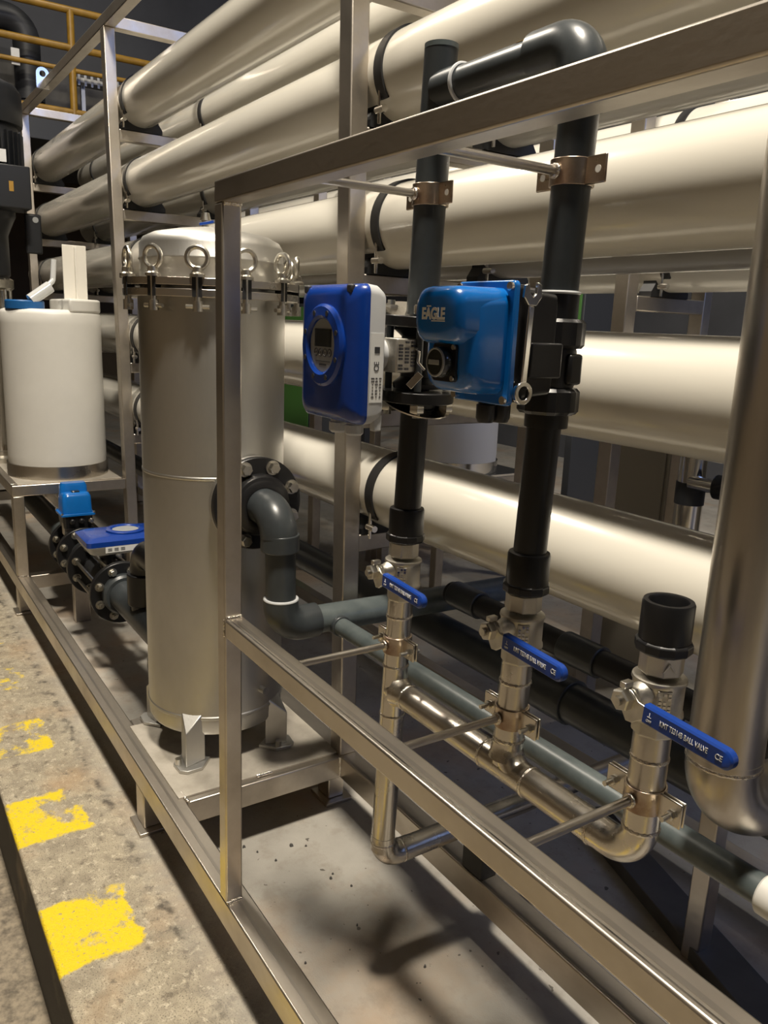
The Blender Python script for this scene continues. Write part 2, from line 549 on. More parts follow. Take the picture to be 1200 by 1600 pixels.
# rack posts and shelf beams
LV = [1.463, 0.848, 0.225, -0.395, -1.0]
RX = (-3.325, -7.08, -10.75)
LEAN = (-0.025, -0.055, -0.02)
for i, x in enumerate(RX):
    tube('rack_post', x, x + 0.105, 1.91, 2.0, -2.15, 2.205, LEAN[i])
    tube('rack_post', x, x + 0.105, 3.1, 3.19, -2.46, 2.205)
    for k, z in enumerate(LV):
        l = LEAN[i] * z
        tube('shelf_beam', x + l + 0.012, x + l + 0.1, 1.98, 3.12, z - 0.085, z)
    tube('top_crosspiece', x + LEAN[i] * 2.1 + 0.01, x + LEAN[i] * 2.1 + 0.1, 2.0, 3.1, 2.205, 2.295)
tube('top_beam', -11.0, 0.5, 1.91, 2.0, 2.205, 2.295)
tube('top_beam', -11.0, 0.5, 3.1, 3.19, 2.205, 2.295)
# lifting lug on the top beam: an open-eyed plate
lugc = Vector((-9.35, 1.895, 2.22))
n = 20
rs = []
for dx in (-0.014, 0.014):
    pass
outer, inner = [], []
for k in range(n):
    t = 2 * PI * k / n
    oy, oz = 0.062 * math.cos(t), 0.062 * math.sin(t)
    if oz < 0:
        oy, oz = 0.062 * (1 if math.cos(t) > 0 else -1) * min(1.0, abs(math.cos(t)) * 1.6), -0.14 * min(1.0, abs(math.sin(t)) * 1.6)
    outer.append((oy, oz))
    inner.append((0.03 * math.cos(t), 0.03 * math.sin(t)))
def lp3(p, dx): return lugc + Vector((dx, p[0], 0.11 + p[1]))
MB().rings([[lp3(p, -0.014) for p in outer], [lp3(p, 0.014) for p in outer], [lp3(p, 0.014) for p in inner], [lp3(p, -0.014) for p in inner]], close=True).build('lifting_lug', 'bright', skid, smooth=False)

# ------------------------------------------------------------------ pressure vessels
VR = 0.187
def vessel(y, zl, x0, x1, label, cat_group, frames=RX, saddles=True, xe=0.14):
    zc = zl + 0.03 + VR
    v = thing('pressure_vessel', ((x0 + x1) / 2, y, zc - VR), label, 'pressure vessel', cat_group)
    L = x1 - x0
    MB().lathe([(VR * 0.55, -0.10), (VR * 0.78, -0.09), (VR * 0.80, 0.0), (VR * 0.96, 0.012), (VR, 0.03), (VR, L * 0.5), (VR, L - 0.03), (VR * 0.96, L - 0.012), (VR * 0.80, L), (VR * 0.78, L + 0.09), (VR * 0.55, L + 0.1)],
               (x0, y, zc), X_, 64).build('shell', 'vessel', v, ang=50)
    for i, fx in enumerate(frames):
        sx = fx + LEAN[i] * zl + 0.19
        rs = []
        a0, a1, n = math.radians(-38), math.radians(218), 40
        for k in range(n + 1):
            t = a1 + (a0 - a1) * k / n
            d = Vector((0, math.cos(t), math.sin(t)))
            c = Vector((sx, y, zc))
            rs.append([c + d * (VR + 0.001) - X_ * 0.03, c + d * (VR + 0.010) - X_ * 0.03, c + d * (VR + 0.010) + X_ * 0.03, c + d * (VR + 0.001) + X_ * 0.03])
        st = MB().rings(rs).build('strap', 'rubber', v, ang=50)
        yb, zb = y + math.cos(a1) * VR - 0.022, zc + math.sin(a1) * VR
        MB().cyl((sx - 0.012, yb, zl + 0.0), (sx - 0.012, yb, zb + 0.07), 0.008, seg=10).build('tension_bolt', 'bright', st)
        MB().cyl((sx - 0.032, yb, zl + 0.055), (sx + 0.03, yb, zl + 0.055), 0.016, seg=12).build('cross_pin', 'bright', st)
        if saddles:
            pl = [(-0.17, 0.0), (0.17, 0.0), (0.17, 0.03), (0.14, 0.075)]
            for k in range(9):
                t = math.radians(-42 - 96 * k / 8)
                pl.append((math.cos(t) * (VR + 0.0), 0.03 + VR + math.sin(t) * (VR + 0.0)))
            pl += [(-0.14, 0.075), (-0.17, 0.03)]
            MB().prism(pl, (fx + LEAN[i] * zl + 0.02, y, zl), Y_, Z_, X_ * 0.09).build('saddle', 'rubber', v, smooth=False)
    return v
names = ['highest', 'second highest', 'middle', 'second lowest', 'lowest']
for k, z in enumerate(LV):
    vessel(2.18, z, -11.3, 2.4, '%s cream pressure vessel in the front column of the rack' % names[k], 'front column of pressure vessels')  # near end lengthened out of view to block window light
for k, z in enumerate(LV[:4]):
    vessel(2.83, z, -11.3, 2.4, '%s cream pressure vessel in the hidden column behind the front one' % ['highest', 'second', 'third', 'lowest'][k], 'rear column of pressure vessels')  # lengthened likewise, keeps window light off the floor behind

# ------------------------------------------------------------------ filter housing
FX, FY, FR = -3.71, 1.46, 0.34
flt = thing('cartridge_filter', (FX, FY, -2.14), 'tall stainless cartridge filter housing with eyebolts round its lid, behind the front post', 'filter housing')
sh = MB().lathe([(0.02, -2.02), (FR * 0.8, -2.015), (FR - 0.012, -1.99), (FR - 0.002, -1.97), (FR, -1.91), (FR + 0.004, -1.905), (FR + 0.004, -1.895), (FR, -1.89),
                 (FR, -0.72), (FR + 0.0025, -0.716), (FR + 0.0025, -0.708), (FR, -0.704), (FR, 0.09)], (FX, FY, 0), Z_, 72).build('shell', 'vessel_steel', flt, ang=25)
fl = MB().ring((FX, FY, 0.085), (FX, FY, 0.118), 0.405, 0.33, 72).build('flange_ring', 'steel', flt, bevel=0.0015)
fl = MB().ring((FX, FY, 0.132), (FX, FY, 0.165), 0.405, 0.33, 72).build('flange_ring', 'steel', flt, bevel=0.0015)
lid = MB().lathe([(FR - 0.012, 0.10), (FR - 0.012, 0.245), (FR - 0.008, 0.25), (FR - 0.008, 0.258), (FR - 0.012, 0.263), (FR - 0.012, 0.318), (FR - 0.03, 0.348), (FR - 0.075, 0.37), (FR * 0.5, 0.39), (0.06, 0.405), (0.0, 0.406)],
                 (FX, FY, 0), Z_, 72).build('lid', 'vessel_steel', flt, ang=40)
# eyebolts
NB = 12
for k in range(NB):
    t = math.radians(-30.5 + 30 * k)
    d = Vector((math.cos(t), math.sin(t), 0))
    c = Vector((FX, FY, 0)) + d * 0.394
    s = Vector((-d.y, d.x, 0))
    ax = d
    if k in (2, 7):
        ax = (d * 0.25 + s).normalized()
    eb = MB().torus(c + Z_ * 0.245, ax, 0.044, 0.0105, 28, 10).build('eyebolt', 'zinc', flt)
    MB().lathe([(0.034, 0.166), (0.034, 0.178), (0.024, 0.186), (0.022, 0.206), (0.01, 0.212)], (c.x, c.y, 0), Z_, 20).build('collar', 'zinc', eb)
    MB().cyl((c.x, c.y, 0.04), (c.x, c.y, 0.17), 0.0135, seg=14).build('stud', 'zinc', eb)
    MB().obox(c + Z_ * 0.1255 - d * 0.006, d * 0.0185, s * 0.021, Z_ * 0.0405).build('slot', 'rubber', eb, smooth=False)
    MB().cyl((c.x, c.y, 0.025), (c.x, c.y, 0.068), 0.022, seg=16).build('swivel_nut', 'zinc', eb)
    MB().cyl(c + Z_ * 0.045 - s * 0.05, c + Z_ * 0.045 + s * 0.05, 0.009, seg=10).build('pivot_pin', 'zinc', eb)
# vent valve on the lid
vv = MB().cyl((FX - 0.08, FY + 0.0, 0.395), (FX - 0.08, FY, 0.45), 0.018, seg=14).build('vent_valve', 'zinc', flt)
MB().cyl((FX - 0.08, FY, 0.445), (FX - 0.08, FY, 0.48), 0.026, 0.018, seg=14).build('valve_cap', 'zinc', vv)
MB().obox((FX - 0.055, FY - 0.005, 0.432), Vector((0.006, 0.032, 0.008)), Vector((0.005, -0.001, 0)), Vector((0, -0.0015, 0.006))).build('handle', 'grip', vv, bevel=0.001)
# legs: folded angle under the shell
for k, t in enumerate((-42, 38, 138, 222)):
    t = math.radians(t)
    d = Vector((math.cos(t), math.sin(t), 0))
    s = Vector((-d.y, d.x, 0))
    c = Vector((FX, FY, 0))
    w = 0.062
    ri, ro = FR - 0.02, FR + 0.075
    zb = -2.125
    vs = [c + d * ri - s * w + Z_ * zb, c + d * ro + Z_ * zb, c + d * ri + s * w + Z_ * zb,
          c + d * ri - s * w + Z_ * -1.865, c + d * ro + Z_ * -1.955, c + d * ri + s * w + Z_ * -1.865]
    lg = MB().add(vs, [(0, 2, 1), (3, 4, 5), (0, 1, 4, 3), (1, 2, 5, 4), (2, 0, 3, 5)]).build('leg', 'vessel_steel', flt, bevel=0.003)
    pp = [(-0.05, -0.075), (0.05, -0.075), (0.105, -0.02), (0.105, 0.02), (0.05, 0.075), (-0.05, 0.075)]
    MB().prism(pp, c + d * (FR + 0.0) + Z_ * -2.142, d, s, Z_ * 0.017).build('foot_plate', 'vessel_steel', lg, bevel=0.0015)
    bp = c + d * (FR + 0.05) - s * 0.05
    MB().cyl(bp + Z_ * -2.125, bp + Z_ * -2.095, 0.015, seg=14).build('anchor_bolt', 'zinc', lg)
# drain nipple
dn = onX(383, 1080, FX + FR - 0.03)
MB().cyl((FX + FR - 0.08, 1.56, dn.z), (FX + FR + 0.02, 1.58, dn.z), 0.02, seg=18).build('drain_nipple', 'zinc', flt)
# outlet nozzle
NZ, NYc = -0.818, 1.505
MB().cyl((FX + 0.25, NYc, NZ), (-3.35, NYc, NZ), 0.11, seg=36).build('outlet_nozzle', 'vessel_steel', flt)
nf = MB().ring((-3.355, NYc, NZ), (-3.325, NYc, NZ), 0.213, 0.07, 48).build('nozzle_flange', 'vessel_steel', flt, bevel=0.002)

# ------------------------------------------------------------------ PVC outlet from the filter
op = thing('outlet_pipe', (-3.1, 1.6, -1.42), 'dark grey plastic elbowed outlet pipe bolted to the filter flange', 'pipe')
fl = MB().ring((-3.323, NYc, NZ), (-3.285, NYc, NZ), 0.215, 0.09, 56).build('flange', 'black', op, bevel=0.003)
MB().lathe([(0.142, 0), (0.142, 0.03), (0.132, 0.045), (0.118, 0.05), (0.118, 0.05), (0.1, 0.06), (0.085, 0.06), (0.085, 0.0)], (-3.285, NYc, NZ), X_, 48, close=True).build('stub_collar', 'black', op)
for k in range(8):
    t = math.radians(22.5 + 45 * k)
    c = Vector((-3.285, NYc + 0.178 * math.cos(t), NZ + 0.178 * math.sin(t)))
    bo = MB().cyl(c, c + X_ * 0.007, 0.034, seg=20).build('flange_bolt', 'zinc', fl)
    MB().nut(c + X_ * 0.007, X_, 0.026, 0.03, rot=k).build('bolt_head', 'zinc', fl)
path = fillet([(-3.28, NYc, NZ), (-3.085, NYc + 0.0, NZ), (-3.085, NYc + 0.02, -1.10)], 0.105, 12)
MB().sweep(path[:-1], 0.083, 32).build('elbow', 'pvc', op, ang=60)
p1 = Vector((-3.085, NYc + 0.012, -0.99))
MB().cyl(p1 + Z_ * 0.08, p1 - Z_ * 0.0, 0.086, seg=32).build('socket_collar', 'pvc', op, bevel=0.003)
MB().cyl((-3.085, NYc + 0.014, -0.93), (-3.085, NYc + 0.02, -1.25), 0.068, seg=32).build('drop_pipe', 'pvc', op)
ez = -1.345
path = fillet([(-3.085, NYc + 0.02, -1.215), (-3.085, NYc + 0.02, ez), (-3.085, NYc + 0.2, ez)], 0.1, 12)
MB().sweep(path, 0.079, 32).build('elbow', 'pvc', op, ang=60)
MB().torus((-3.085, NYc + 0.02, -1.216), Z_, 0.072, 0.008, 32, 8).build('glue_ring', 'lightgrey', op)
MB().cyl((-3.085, NYc + 0.18, ez), (-3.085, 3.0, ez - 0.03), 0.066, seg=32).build('cross_pipe', 'pvc_grey', op)

# ------------------------------------------------------------------ risers
def P1(z): return -2.03 + 0.045 * z
def P2(z): return -1.465 + 0.038 * z
P3X = -1.044
YP = 1.465
PR = 0.0455
def seg_pipe(fx, z0, z1, r, name, m, parent, seg=32, **k):
    return MB().cyl((fx(z0), YP, z0), (fx(z1), YP, z1), r, seg=seg).build(name, m, parent, **k)

loop = thing('pipe_loop', (-1.75, YP, 0.05), 'dark grey plastic pipe loop arching over the top rail between the two risers', 'pipe')
seg_pipe(P1, 0.035, 0.765, PR + 0.002, 'riser_pipe', 'pvc', loop)
MB().ring((P1(0.765), YP, 0.755), (P1(0.765), YP, 0.768), PR + 0.0024, PR - 0.008, 32).build('cut_edge', 'pvc_grey', loop)
TZ = 0.648
MB().cyl((P1(TZ) + 0.02, YP, TZ), (P1(TZ) + 0.115, YP, TZ), PR + 0.006, seg=32).build('tee_branch', 'pvc', loop)
MB().torus((P1(TZ) + 0.115, YP, TZ), X_, PR + 0.003, 0.006, 32, 8).build('glue_ring', 'lightgrey', loop)
MB().cyl((P1(TZ) + 0.1, YP, TZ), (P2(TZ) - 0.1, YP, TZ), PR, seg=32).build('link_pipe', 'pvc', loop)
path = fillet([(P2(TZ) - 0.16, YP, TZ), (P2(TZ), YP, TZ), (P2(0.5), YP, 0.5)], 0.075, 12)
MB().sweep(path, PR + 0.011, 32).build('elbow', 'pvc', loop, ang=60)
seg_pipe(P2, 0.06, 0.53, PR + 0.001, 'riser_pipe', 'pvc', loop)
pm = onY(828, 66, YP - 0.04)
MB().obox((-1.64, YP - 0.022, TZ + 0.0405), X_ * 0.012, Vector((0, 0.006, 0.003)), Vector((0, -0.0003, 0.0006))).build('paint_mark', 'yellowrail', loop, smooth=False)

# lower risers
for fx, z1, lab in ((P1, -0.235, 'black plastic riser pipe between the flow meter and the first ball valve'),
                    (P2, -0.235, 'black plastic riser pipe below the electric valve, ending in a ball valve')):
    t = thing('riser_stub', (fx(-0.6), YP, -0.66), lab, 'pipe')
    seg_pipe(fx, -0.6, z1, PR - 0.0015, 'riser_pipe', 'black', t)
    MB().lathe([(PR + 0.001, 0.087), (PR + 0.009, 0.084), (PR + 0.0115, 0.078), (PR + 0.0115, 0.0), (PR - 0.005, 0.0)], (fx(-0.6), YP, -0.655), Z_, 32).build('socket', 'black', t)
    MB().lathe([(PR + 0.012, 0), (PR + 0.018, 0.004), (PR + 0.018, 0.024), (PR + 0.012, 0.028)], (fx(-0.66), YP, -0.682), Z_, 12).build('collar_nut', 'black', t, smooth=False, bevel=0.002)
t = thing('open_socket', (P3X, YP, -0.68), 'open black plastic socket on top of the nearest ball valve', 'pipe fitting')
MB().lathe([(PR + 0.0115, -0.655), (PR + 0.0115, -0.572), (PR + 0.009, -0.566), (PR - 0.001, -0.566), (PR - 0.004, -0.571), (PR - 0.006, -0.66)], (P3X, YP, 0), Z_, 48, cap=False, close=True).build('socket', 'black', t)
MB().cyl((P3X, YP, -0.664), (P3X, YP, -0.652), PR, seg=32).build('socket_floor', 'black', t)
MB().lathe([(PR + 0.012, 0), (PR + 0.018, 0.004), (PR + 0.018, 0.024), (PR + 0.012, 0.028)], (P3X, YP, -0.684), Z_, 12).build('collar_nut', 'black', t, smooth=False, bevel=0.002)
cd = Vector((0.85, -0.53, 0)).normalized()
ct = Vector((0.53, 0.85, 0)).normalized()
for sg in (-1, 1):
    c = Vector((P3X, YP, -0.708)) + cd * 0.0505 + ct * 0.007 * sg
    MB().obox(c, ct * 0.007 * sg - Z_ * 0.010, (ct + Z_ * 0.7 * sg) * 0.0012, cd * 0.0012).build('chalk_mark', 'white_ink', t, smooth=False)

# ------------------------------------------------------------------ ball valves
def ball_valve(x, label):
    v = thing('ball_valve', (x, YP, -0.93), label, 'valve', 'stainless ball valves with blue levers')
    MB().lathe([(0.046, -0.735), (0.05, -0.732), (0.05, -0.688), (0.046, -0.683)], (x, YP, 0), Z_, 8).build('hex_end', 'cast', v, smooth=False, bevel=0.002)
    MB().lathe([(0.05, -0.742), (0.06, -0.745), (0.0615, -0.752), (0.058, -0.758), (0.0575, -0.775), (0.0575, -0.82), (0.0605, -0.826), (0.0615, -0.834), (0.058, -0.842), (0.05, -0.85)],
               (x, YP, 0), Z_, 40).build('body', 'cast', v, ang=50)
    MB().lathe([(0.045, -0.885), (0.05, -0.88), (0.05, -0.848), (0.046, -0.845)], (x, YP, 0), Z_, 8).build('hex_end', 'cast', v, smooth=False, bevel=0.002)
    # raised cast marking on the side that faces away along the skid
    pn = Vector((0.78, -0.62, 0)).normalized()
    ps = Vector((0.62, 0.78, 0)).normalized()
    pl = MB().obox(Vector((x, YP, -0.79)) + pn * 0.0575, ps * 0.0165, Z_ * 0.032, pn * 0.0025).build('cast_plate', 'cast', v, bevel=0.001)
    for r in range(3):
        for q in range(6):
            if (q * 7 + r * 3) % 5 == 0:
                continue
            MB().obox(Vector((x, YP, -0.79)) + pn * 0.0605 + ps * (-0.010 + 0.010 * r) + Z_ * (0.025 - 0.0098 * q), ps * 0.0032, Z_ * 0.0033, pn * 0.0022).build('cast_mark', 'bright', pl, smooth=False)
    zs = -0.775
    MB().lathe([(0.030, 0.0), (0.025, 0.02), (0.021, 0.026), (0.021, 0.04)], (x, YP - 0.048, zs), NY, 24).build('stem_boss', 'cast', v)
    MB().nut((x, YP - 0.088, zs), NY, 0.026, 0.010).build('packing_nut', 'zinc', v)
    MB().cyl((x, YP - 0.09, zs), (x, YP - 0.142, zs), 0.011, seg=16).build('stem', 'zinc', v)
    MB().nut((x, YP - 0.109, zs), NY, 0.0255, 0.024, rot=0.3).build('stem_nut', 'zinc', v)
    ly = YP - 0.104
    # lever plate: an eye round the stem that drops and turns into the grip
    pts = [(-0.02, 0.016), (-0.008, 0.022), (0.010, 0.022), (0.022, 0.014), (0.032, 0.004), (0.075, -0.002), (0.08, -0.026), (0.044, -0.034), (0.022, -0.05), (0.004, -0.052), (-0.01, -0.03), (-0.02, -0.008)]
    lv = MB().prism([(a, b) for a, b in pts], (x, ly + 0.005, zs), X_, Z_, NY * 0.01).build('lever', 'zinc', v, bevel=0.0015)
    MB().obox((x - 0.006, ly, zs + 0.03), X_ * 0.008, Y_ * 0.014, Z_ * 0.007).build('stop_tab', 'zinc', lv, bevel=0.001)
    L0, L1, hh = 0.052, 0.268, 0.0215
    prof = []
    n = 8
    gl = (L1 - L0)
    o = Vector((x + L0, ly, zs - 0.012))
    ux = Vector((1, 0, -0.055)).normalized()
    uz = Vector((0.055, 0, 1)).normalized()
    g = MB()
    poly = [(0.0, -hh)] + [(gl - hh + hh * math.sin(PI * k / 10), -hh * math.cos(PI * k / 10)) for k in range(11)] + [(0.0, hh)]
    rs = []
    for dy, inset in ((0.012, 0.004), (0.008, 0.0), (-0.008, 0.0), (-0.012, 0.004)):
        rs.append([o + ux * max(p[0] - (inset if p[0] > 0.01 else -inset * 0.3), 0) + uz * (p[1] * (1 - inset / hh)) + Y_ * dy for p in poly])
    gp = g.rings(rs).build('grip', 'grip', lv, ang=40)
    ty = ly - 0.0126
    text('KMT TS314B BALL VALVE', 'white_ink', lv, 'lettering', o + ux * 0.103 + uz * 0.0 + NY * 0.0126, ux, uz, 0.0175, 0.60, 0.0003)
    text('CE', 'white_ink', lv, 'lettering', o + ux * 0.186 + NY * 0.0126, ux, uz, 0.0175, 0.8, 0.0003)
    text('\u22a5', 'white_ink', lv, 'lettering', o + ux * 0.018 + uz * 0.004 + NY * 0.0126, ux, uz, 0.016, 0.9, 0.0003)
    text('OFF', 'white_ink', lv, 'lettering', o + ux * 0.018 - uz * 0.009 + NY * 0.0126, ux, uz, 0.008, 1.0, 0.0003)
    return v
ball_valve(P1(-0.77), 'stainless ball valve with blue lever under the flow meter riser')
ball_valve(P2(-0.77), 'stainless ball valve with blue lever under the electric valve riser')
ball_valve(P3X, 'nearest stainless ball valve with blue lever under the open black socket')

# ------------------------------------------------------------------ stainless manifold
SR = 0.0425
mf = thing('steel_manifold', (-1.6, YP, -1.95), 'welded stainless manifold pipe joining the three ball valves', 'pipe')
MZ = -1.215
seg_pipe(P1, -1.86, -0.88, SR, 'riser_pipe', 'steel', mf)
seg_pipe(P2, -1.2, -0.88, SR, 'riser_pipe', 'steel', mf)
MB().cyl((P1(MZ), YP, MZ), (P3X - 0.12, YP, MZ), SR + 0.001, seg=32).build('header_pipe', 'steel', mf)
path = fillet([(P3X - 0.14, YP, MZ), (P3X, YP, MZ), (P3X, YP, -0.88)], 0.085, 12)
MB().sweep(path, SR + 0.0005, 32).build('elbow', 'steel', mf, ang=60)
# drawn tee collars
def collar(o, axis, l=0.06, r0=SR * 1.26, r1=SR + 0.001):
    pr = [(r1 + (r0 - r1) * (1 - math.sin(PI / 2 * k / 8)), 0.035 + (l - 0.035) * k / 8) for k in range(9)]
    return MB().lathe(pr, o, axis, 32).build('tee_collar', 'steel', mf, ang=60)
collar((P1(MZ), YP, MZ), X_, 0.085)
collar((P2(MZ), YP, MZ), Z_, 0.085)
path = fillet([(P2(MZ), YP, MZ + 0.10), (P2(MZ), YP, MZ), (P2(MZ) + 0.11, YP, MZ)], 0.075, 10)
MB().sweep(path, SR - 0.0005, 32).build('tee_sweep', 'steel', mf, ang=60)
# lower run of the first riser: elbow and pipe towards the rack
ZL = -1.9
path = fillet([(P1(-1.8), YP, -1.8), (P1(ZL), YP, ZL), (P1(ZL), YP + 0.12, ZL)], 0.07, 12)
MB().sweep(path, SR + 0.0015, 32).build('elbow', 'steel', mf, ang=60)
MB().cyl((P1(ZL), YP + 0.1, ZL), (P1(ZL), 2.85, ZL), SR, seg=32).build('cross_pipe', 'steel', mf)
# weld rings
def weld_ring(c, axis, r, parent):
    u, w, a = frame_of(axis)
    c = Vector(c)
    n = 36
    rs = []
    for k in range(n):
        t = 2 * PI * k / n
        d = u * math.cos(t) + w * math.sin(t)
        rr = 0.0055 * (0.8 + 0.35 * (k % 2))
        rs.append([c + d * (r + rr * 0.6 * math.cos(2 * PI * q / 6)) + a * rr * math.sin(2 * PI * q / 6) for q in range(6)])
    return MB().rings(rs, close=True).build('weld_bead', 'weld', parent)
for z in (-0.945, -1.125, -1.31, -1.83):
    weld_ring((P1(z), YP, z), Z_, SR, mf)
for z in (-0.945, -1.122):
    weld_ring((P2(z), YP, z), Z_, SR, mf)
for z in (-0.945, -1.128):
    weld_ring((P3X, YP, z), Z_, SR, mf)
for x in (P1(MZ) + 0.09, P2(MZ) - 0.08, P2(MZ) + 0.10, P3X - 0.13):
    weld_ring((x, YP, MZ), X_, SR + 0.001, mf)
weld_ring((P1(ZL), YP + 0.085, ZL), Y_, SR, mf)
# rubber block where the lower run crosses the rear base rail
tag(MB().box(P1(ZL) - 0.07, P1(ZL) + 0.05, 1.915, 2.0, -2.149, ZL - 0.044).build('pipe_support', 'rubber', bevel=0.004), 'small black rubber block under the lower steel pipe on the rear base rail', 'block')

# ------------------------------------------------------------------ pipe clamps with their rods
def clamp(x, z, r, y_rail, m, label, upper):
    c = thing('pipe_clamp', (x, YP, z - 0.03), label, 'clamp', 'pipe clamps on steel rods')
    h = 0.03
    MB().ring((x, YP, z - h), (x, YP, z + h), r + 0.0065, r + 0.0012, 36).build('band', 'tint', c, bevel=0.0008)
    for s in (-1, 1):
        for f in ((-1, 1) if not upper else (-1,)):
            yy = YP + 0.006 * f
            e = MB().obox((x + s * (r + 0.033), yy, z), X_ * 0.031, Y_ * 0.0035, Z_ * 0.031).build('ear', m, c, bevel=0.002)
            if upper:
                MB().cyl((x + s * (r + 0.042), yy - 0.0042, z), (x + s * (r + 0.042), yy + 0.0042, z), 0.0085, seg=16).build('bolt_hole', 'white', e)
        if not upper:
            MB().cyl((x + s * (r + 0.04), YP - 0.045, z - 0.004), (x + s * (r + 0.04), YP + 0.03, z - 0.004), 0.0065, seg=12).build('bolt', 'zinc', c)
            MB().nut((x + s * (r + 0.04), YP - 0.010, z - 0.004), NY, 0.012, 0.01).build('bolt_nut', 'zinc', c)
    MB().cyl((x, y_rail, z), (x, YP - r - 0.003, z), 0.0112, seg=18).build('rod', 'steel', c)
    MB().torus((x, YP - r - 0.012, z), Y_, 0.012, 0.006, 18, 8).build('weld_bead', 'weld', c)
clamp(P1(0.373), 0.373, PR + 0.002, 1.066, 'tint', 'heat-tinted clamp high on the first plastic riser', True)
clamp(P2(0.364), 0.364, PR + 0.001, 1.066, 'tint', 'heat-tinted clamp high on the second plastic riser', True)
clamp(P1(-1.045), -1.045, SR, 1.068, 'steel', 'clamp on the steel riser below the farthest ball valve', False)
clamp(P2(-1.05), -1.05, SR, 1.068, 'steel', 'clamp on the steel riser below the middle ball valve', False)
clamp(P3X, -1.045, SR, 1.068, 'steel', 'clamp on the steel riser below the nearest ball valve', False)

# ------------------------------------------------------------------ electromagnetic flow meter (used twice: upright here, lying at the back)
def converter(root, o, ux, uy, uz, mblue='blue'):
    """o: centre of the front face; ux right, uy up, uz outwards; survey units"""
    o, ux, uy, uz = Vector(o), Vector(ux), Vector(uy), Vector(uz)
    hw, hh = 0.178, 0.203
    h = MB().rr([(-0.115, hw - 0.05, hh - 0.06, 0.03, 0, 0), (-0.112, hw - 0.015, hh - 0.035, 0.03, 0, 0), (-0.104, hw - 0.001, hh - 0.018, 0.03, 0, 0), (-0.085, hw, hh - 0.004, 0.03, 0, 0), (-0.052, hw, hh, 0.03, 0, 0)], o, ux, uy, uz).build('back_housing', 'lightgrey', root, ang=50)
    c = MB().rr([(-0.0515, hw, hh, 0.03, 0, 0), (-0.03, hw, hh - 0.002, 0.032, 0, 0), (-0.012, hw - 0.022, hh - 0.012, 0.04, 0, 0), (-0.002, hw - 0.045, hh - 0.025, 0.045, 0, 0), (0.0, hw - 0.055, hh - 0.035, 0.045, 0, 0)], o, ux, uy, uz, 8).build('front_cover', mblue, root, ang=60)
    bc = o + ux * 0.008 + uy * 0.022
    bz = MB().lathe([(0.122, -0.004), (0.122, 0.008), (0.114, 0.016), (0.088, 0.018), (0.080, 0.012), (0.079, 0.0), (0.079, -0.004)], bc, uz, 56, close=True).build('bezel', mblue, root)
    for k in range(8):
        t = PI / 8 + PI / 4 * k
        p = bc + (ux * math.cos(t) + uy * math.sin(t)) * 0.101 + uz * 0.0155
        MB().cyl(p, p + uz * 0.003, 0.008, seg=12).build('bezel_notch', 'ink', bz)
    fp = MB().cyl(bc + uz * 0.001, bc + uz * 0.006, 0.079, seg=48).build('display_face', 'panelface', root)
    MB().obox(bc + uy * 0.022 + uz * 0.007, ux * 0.05, uy * 0.026, uz * 0.0012).build('screen', 'lcd', fp, smooth=False)
    for k in range(4):
        p = bc + ux * (-0.041 + 0.0273 * k) - uy * 0.021 + uz * 0.0062
        MB().torus(p, uz, 0.0108, 0.0018, 20, 6).build('button', 'ink', fp)
        MB().cyl(p, p + uz * 0.0008, 0.003, seg=8).build('button_mark', 'ink', fp)
    MB().obox(bc - uy * 0.047 + uz * 0.0065, ux * 0.045, uy * 0.001, uz * 0.0005).build('printed_line', 'ink', fp, smooth=False)
    MB().obox(bc - uy * 0.057 + uz * 0.0065, ux * 0.022, uy * 0.0022, uz * 0.0005).build('printed_line', 'ink', fp, smooth=False)
    for sx in (-1, 1):
        p = o + ux * sx * (hw - 0.048) + uy * (hh - 0.016) - uz * 0.014
        MB().obox(p, ux * 0.014, uy * 0.012, uz * 0.008).build('screw_pocket', 'ink', c, bevel=0.003)
    # rating label on the right flank
    lb = MB().obox(o + ux * (hw + 0.0005) - uz * 0.0785 - uy * 0.035, uy * 0.10, uz * 0.022, ux * 0.0008).build('rating_label', 'label', root, smooth=False)
    q = o + ux * (hw + 0.0018) - uz * 0.0785 - uy * 0.035
    for r in range(7):
        for s in range(3):
            ln = 0.016 - 0.003 * ((r * 3 + s * 5) % 4)
            MB().obox(q - uy * (0.083 - 0.009 * r) + uy * 0.0 + uz * (-0.014 + 0.013 * s), uz * (0.0015 + 0.0045 * random.random()), uy * 0.0012, ux * 0.0004).build('printed_line', 'ink', lb, smooth=False)
    text('CE', 'ink', lb, 'lettering', q + uy * 0.005 - uz * 0.0, uy, uz, 0.024, 1.0, 0.0003)
    MB().obox(q + uy * 0.052 + uz * 0.0, uy * 0.009, uz * 0.009, ux * 0.0004).build('printed_square', 'ink', lb, smooth=False)
    return h

fm = thing('flow_meter', (P1(-0.1), YP, -0.24), 'blue and grey electromagnetic flow meter with round display on the first riser', 'flow meter')
fx = P1(-0.1)
converter(fm, (-2.168, 1.205, -0.088), X_, Z_, NY)
for k, (xx, yy) in enumerate(((-2.17, 1.265), (-2.09, 1.275))):
    g = MB().lathe([(0.024, 0), (0.024, -0.018), (0.029, -0.02), (0.029, -0.045), (0.022, -0.052)], (xx, yy, -0.280), Z_, 10).build('cable_gland', 'lightgrey', fm)
MB().box(-2.02, -1.997, 1.285, 1.315, -0.31, -0.26).build('mounting_foot', 'lightgrey', fm, bevel=0.003)
MB().cyl((-2.06, 1.318, -0.085), (fx, YP - 0.04, -0.085), 0.05, seg=28).build('neck', 'lightgrey', fm)
blk = MB().box(-2.055, -1.965, 1.335, 1.41, -0.135, -0.035).build('terminal_block', 'cast', fm, bevel=0.003)
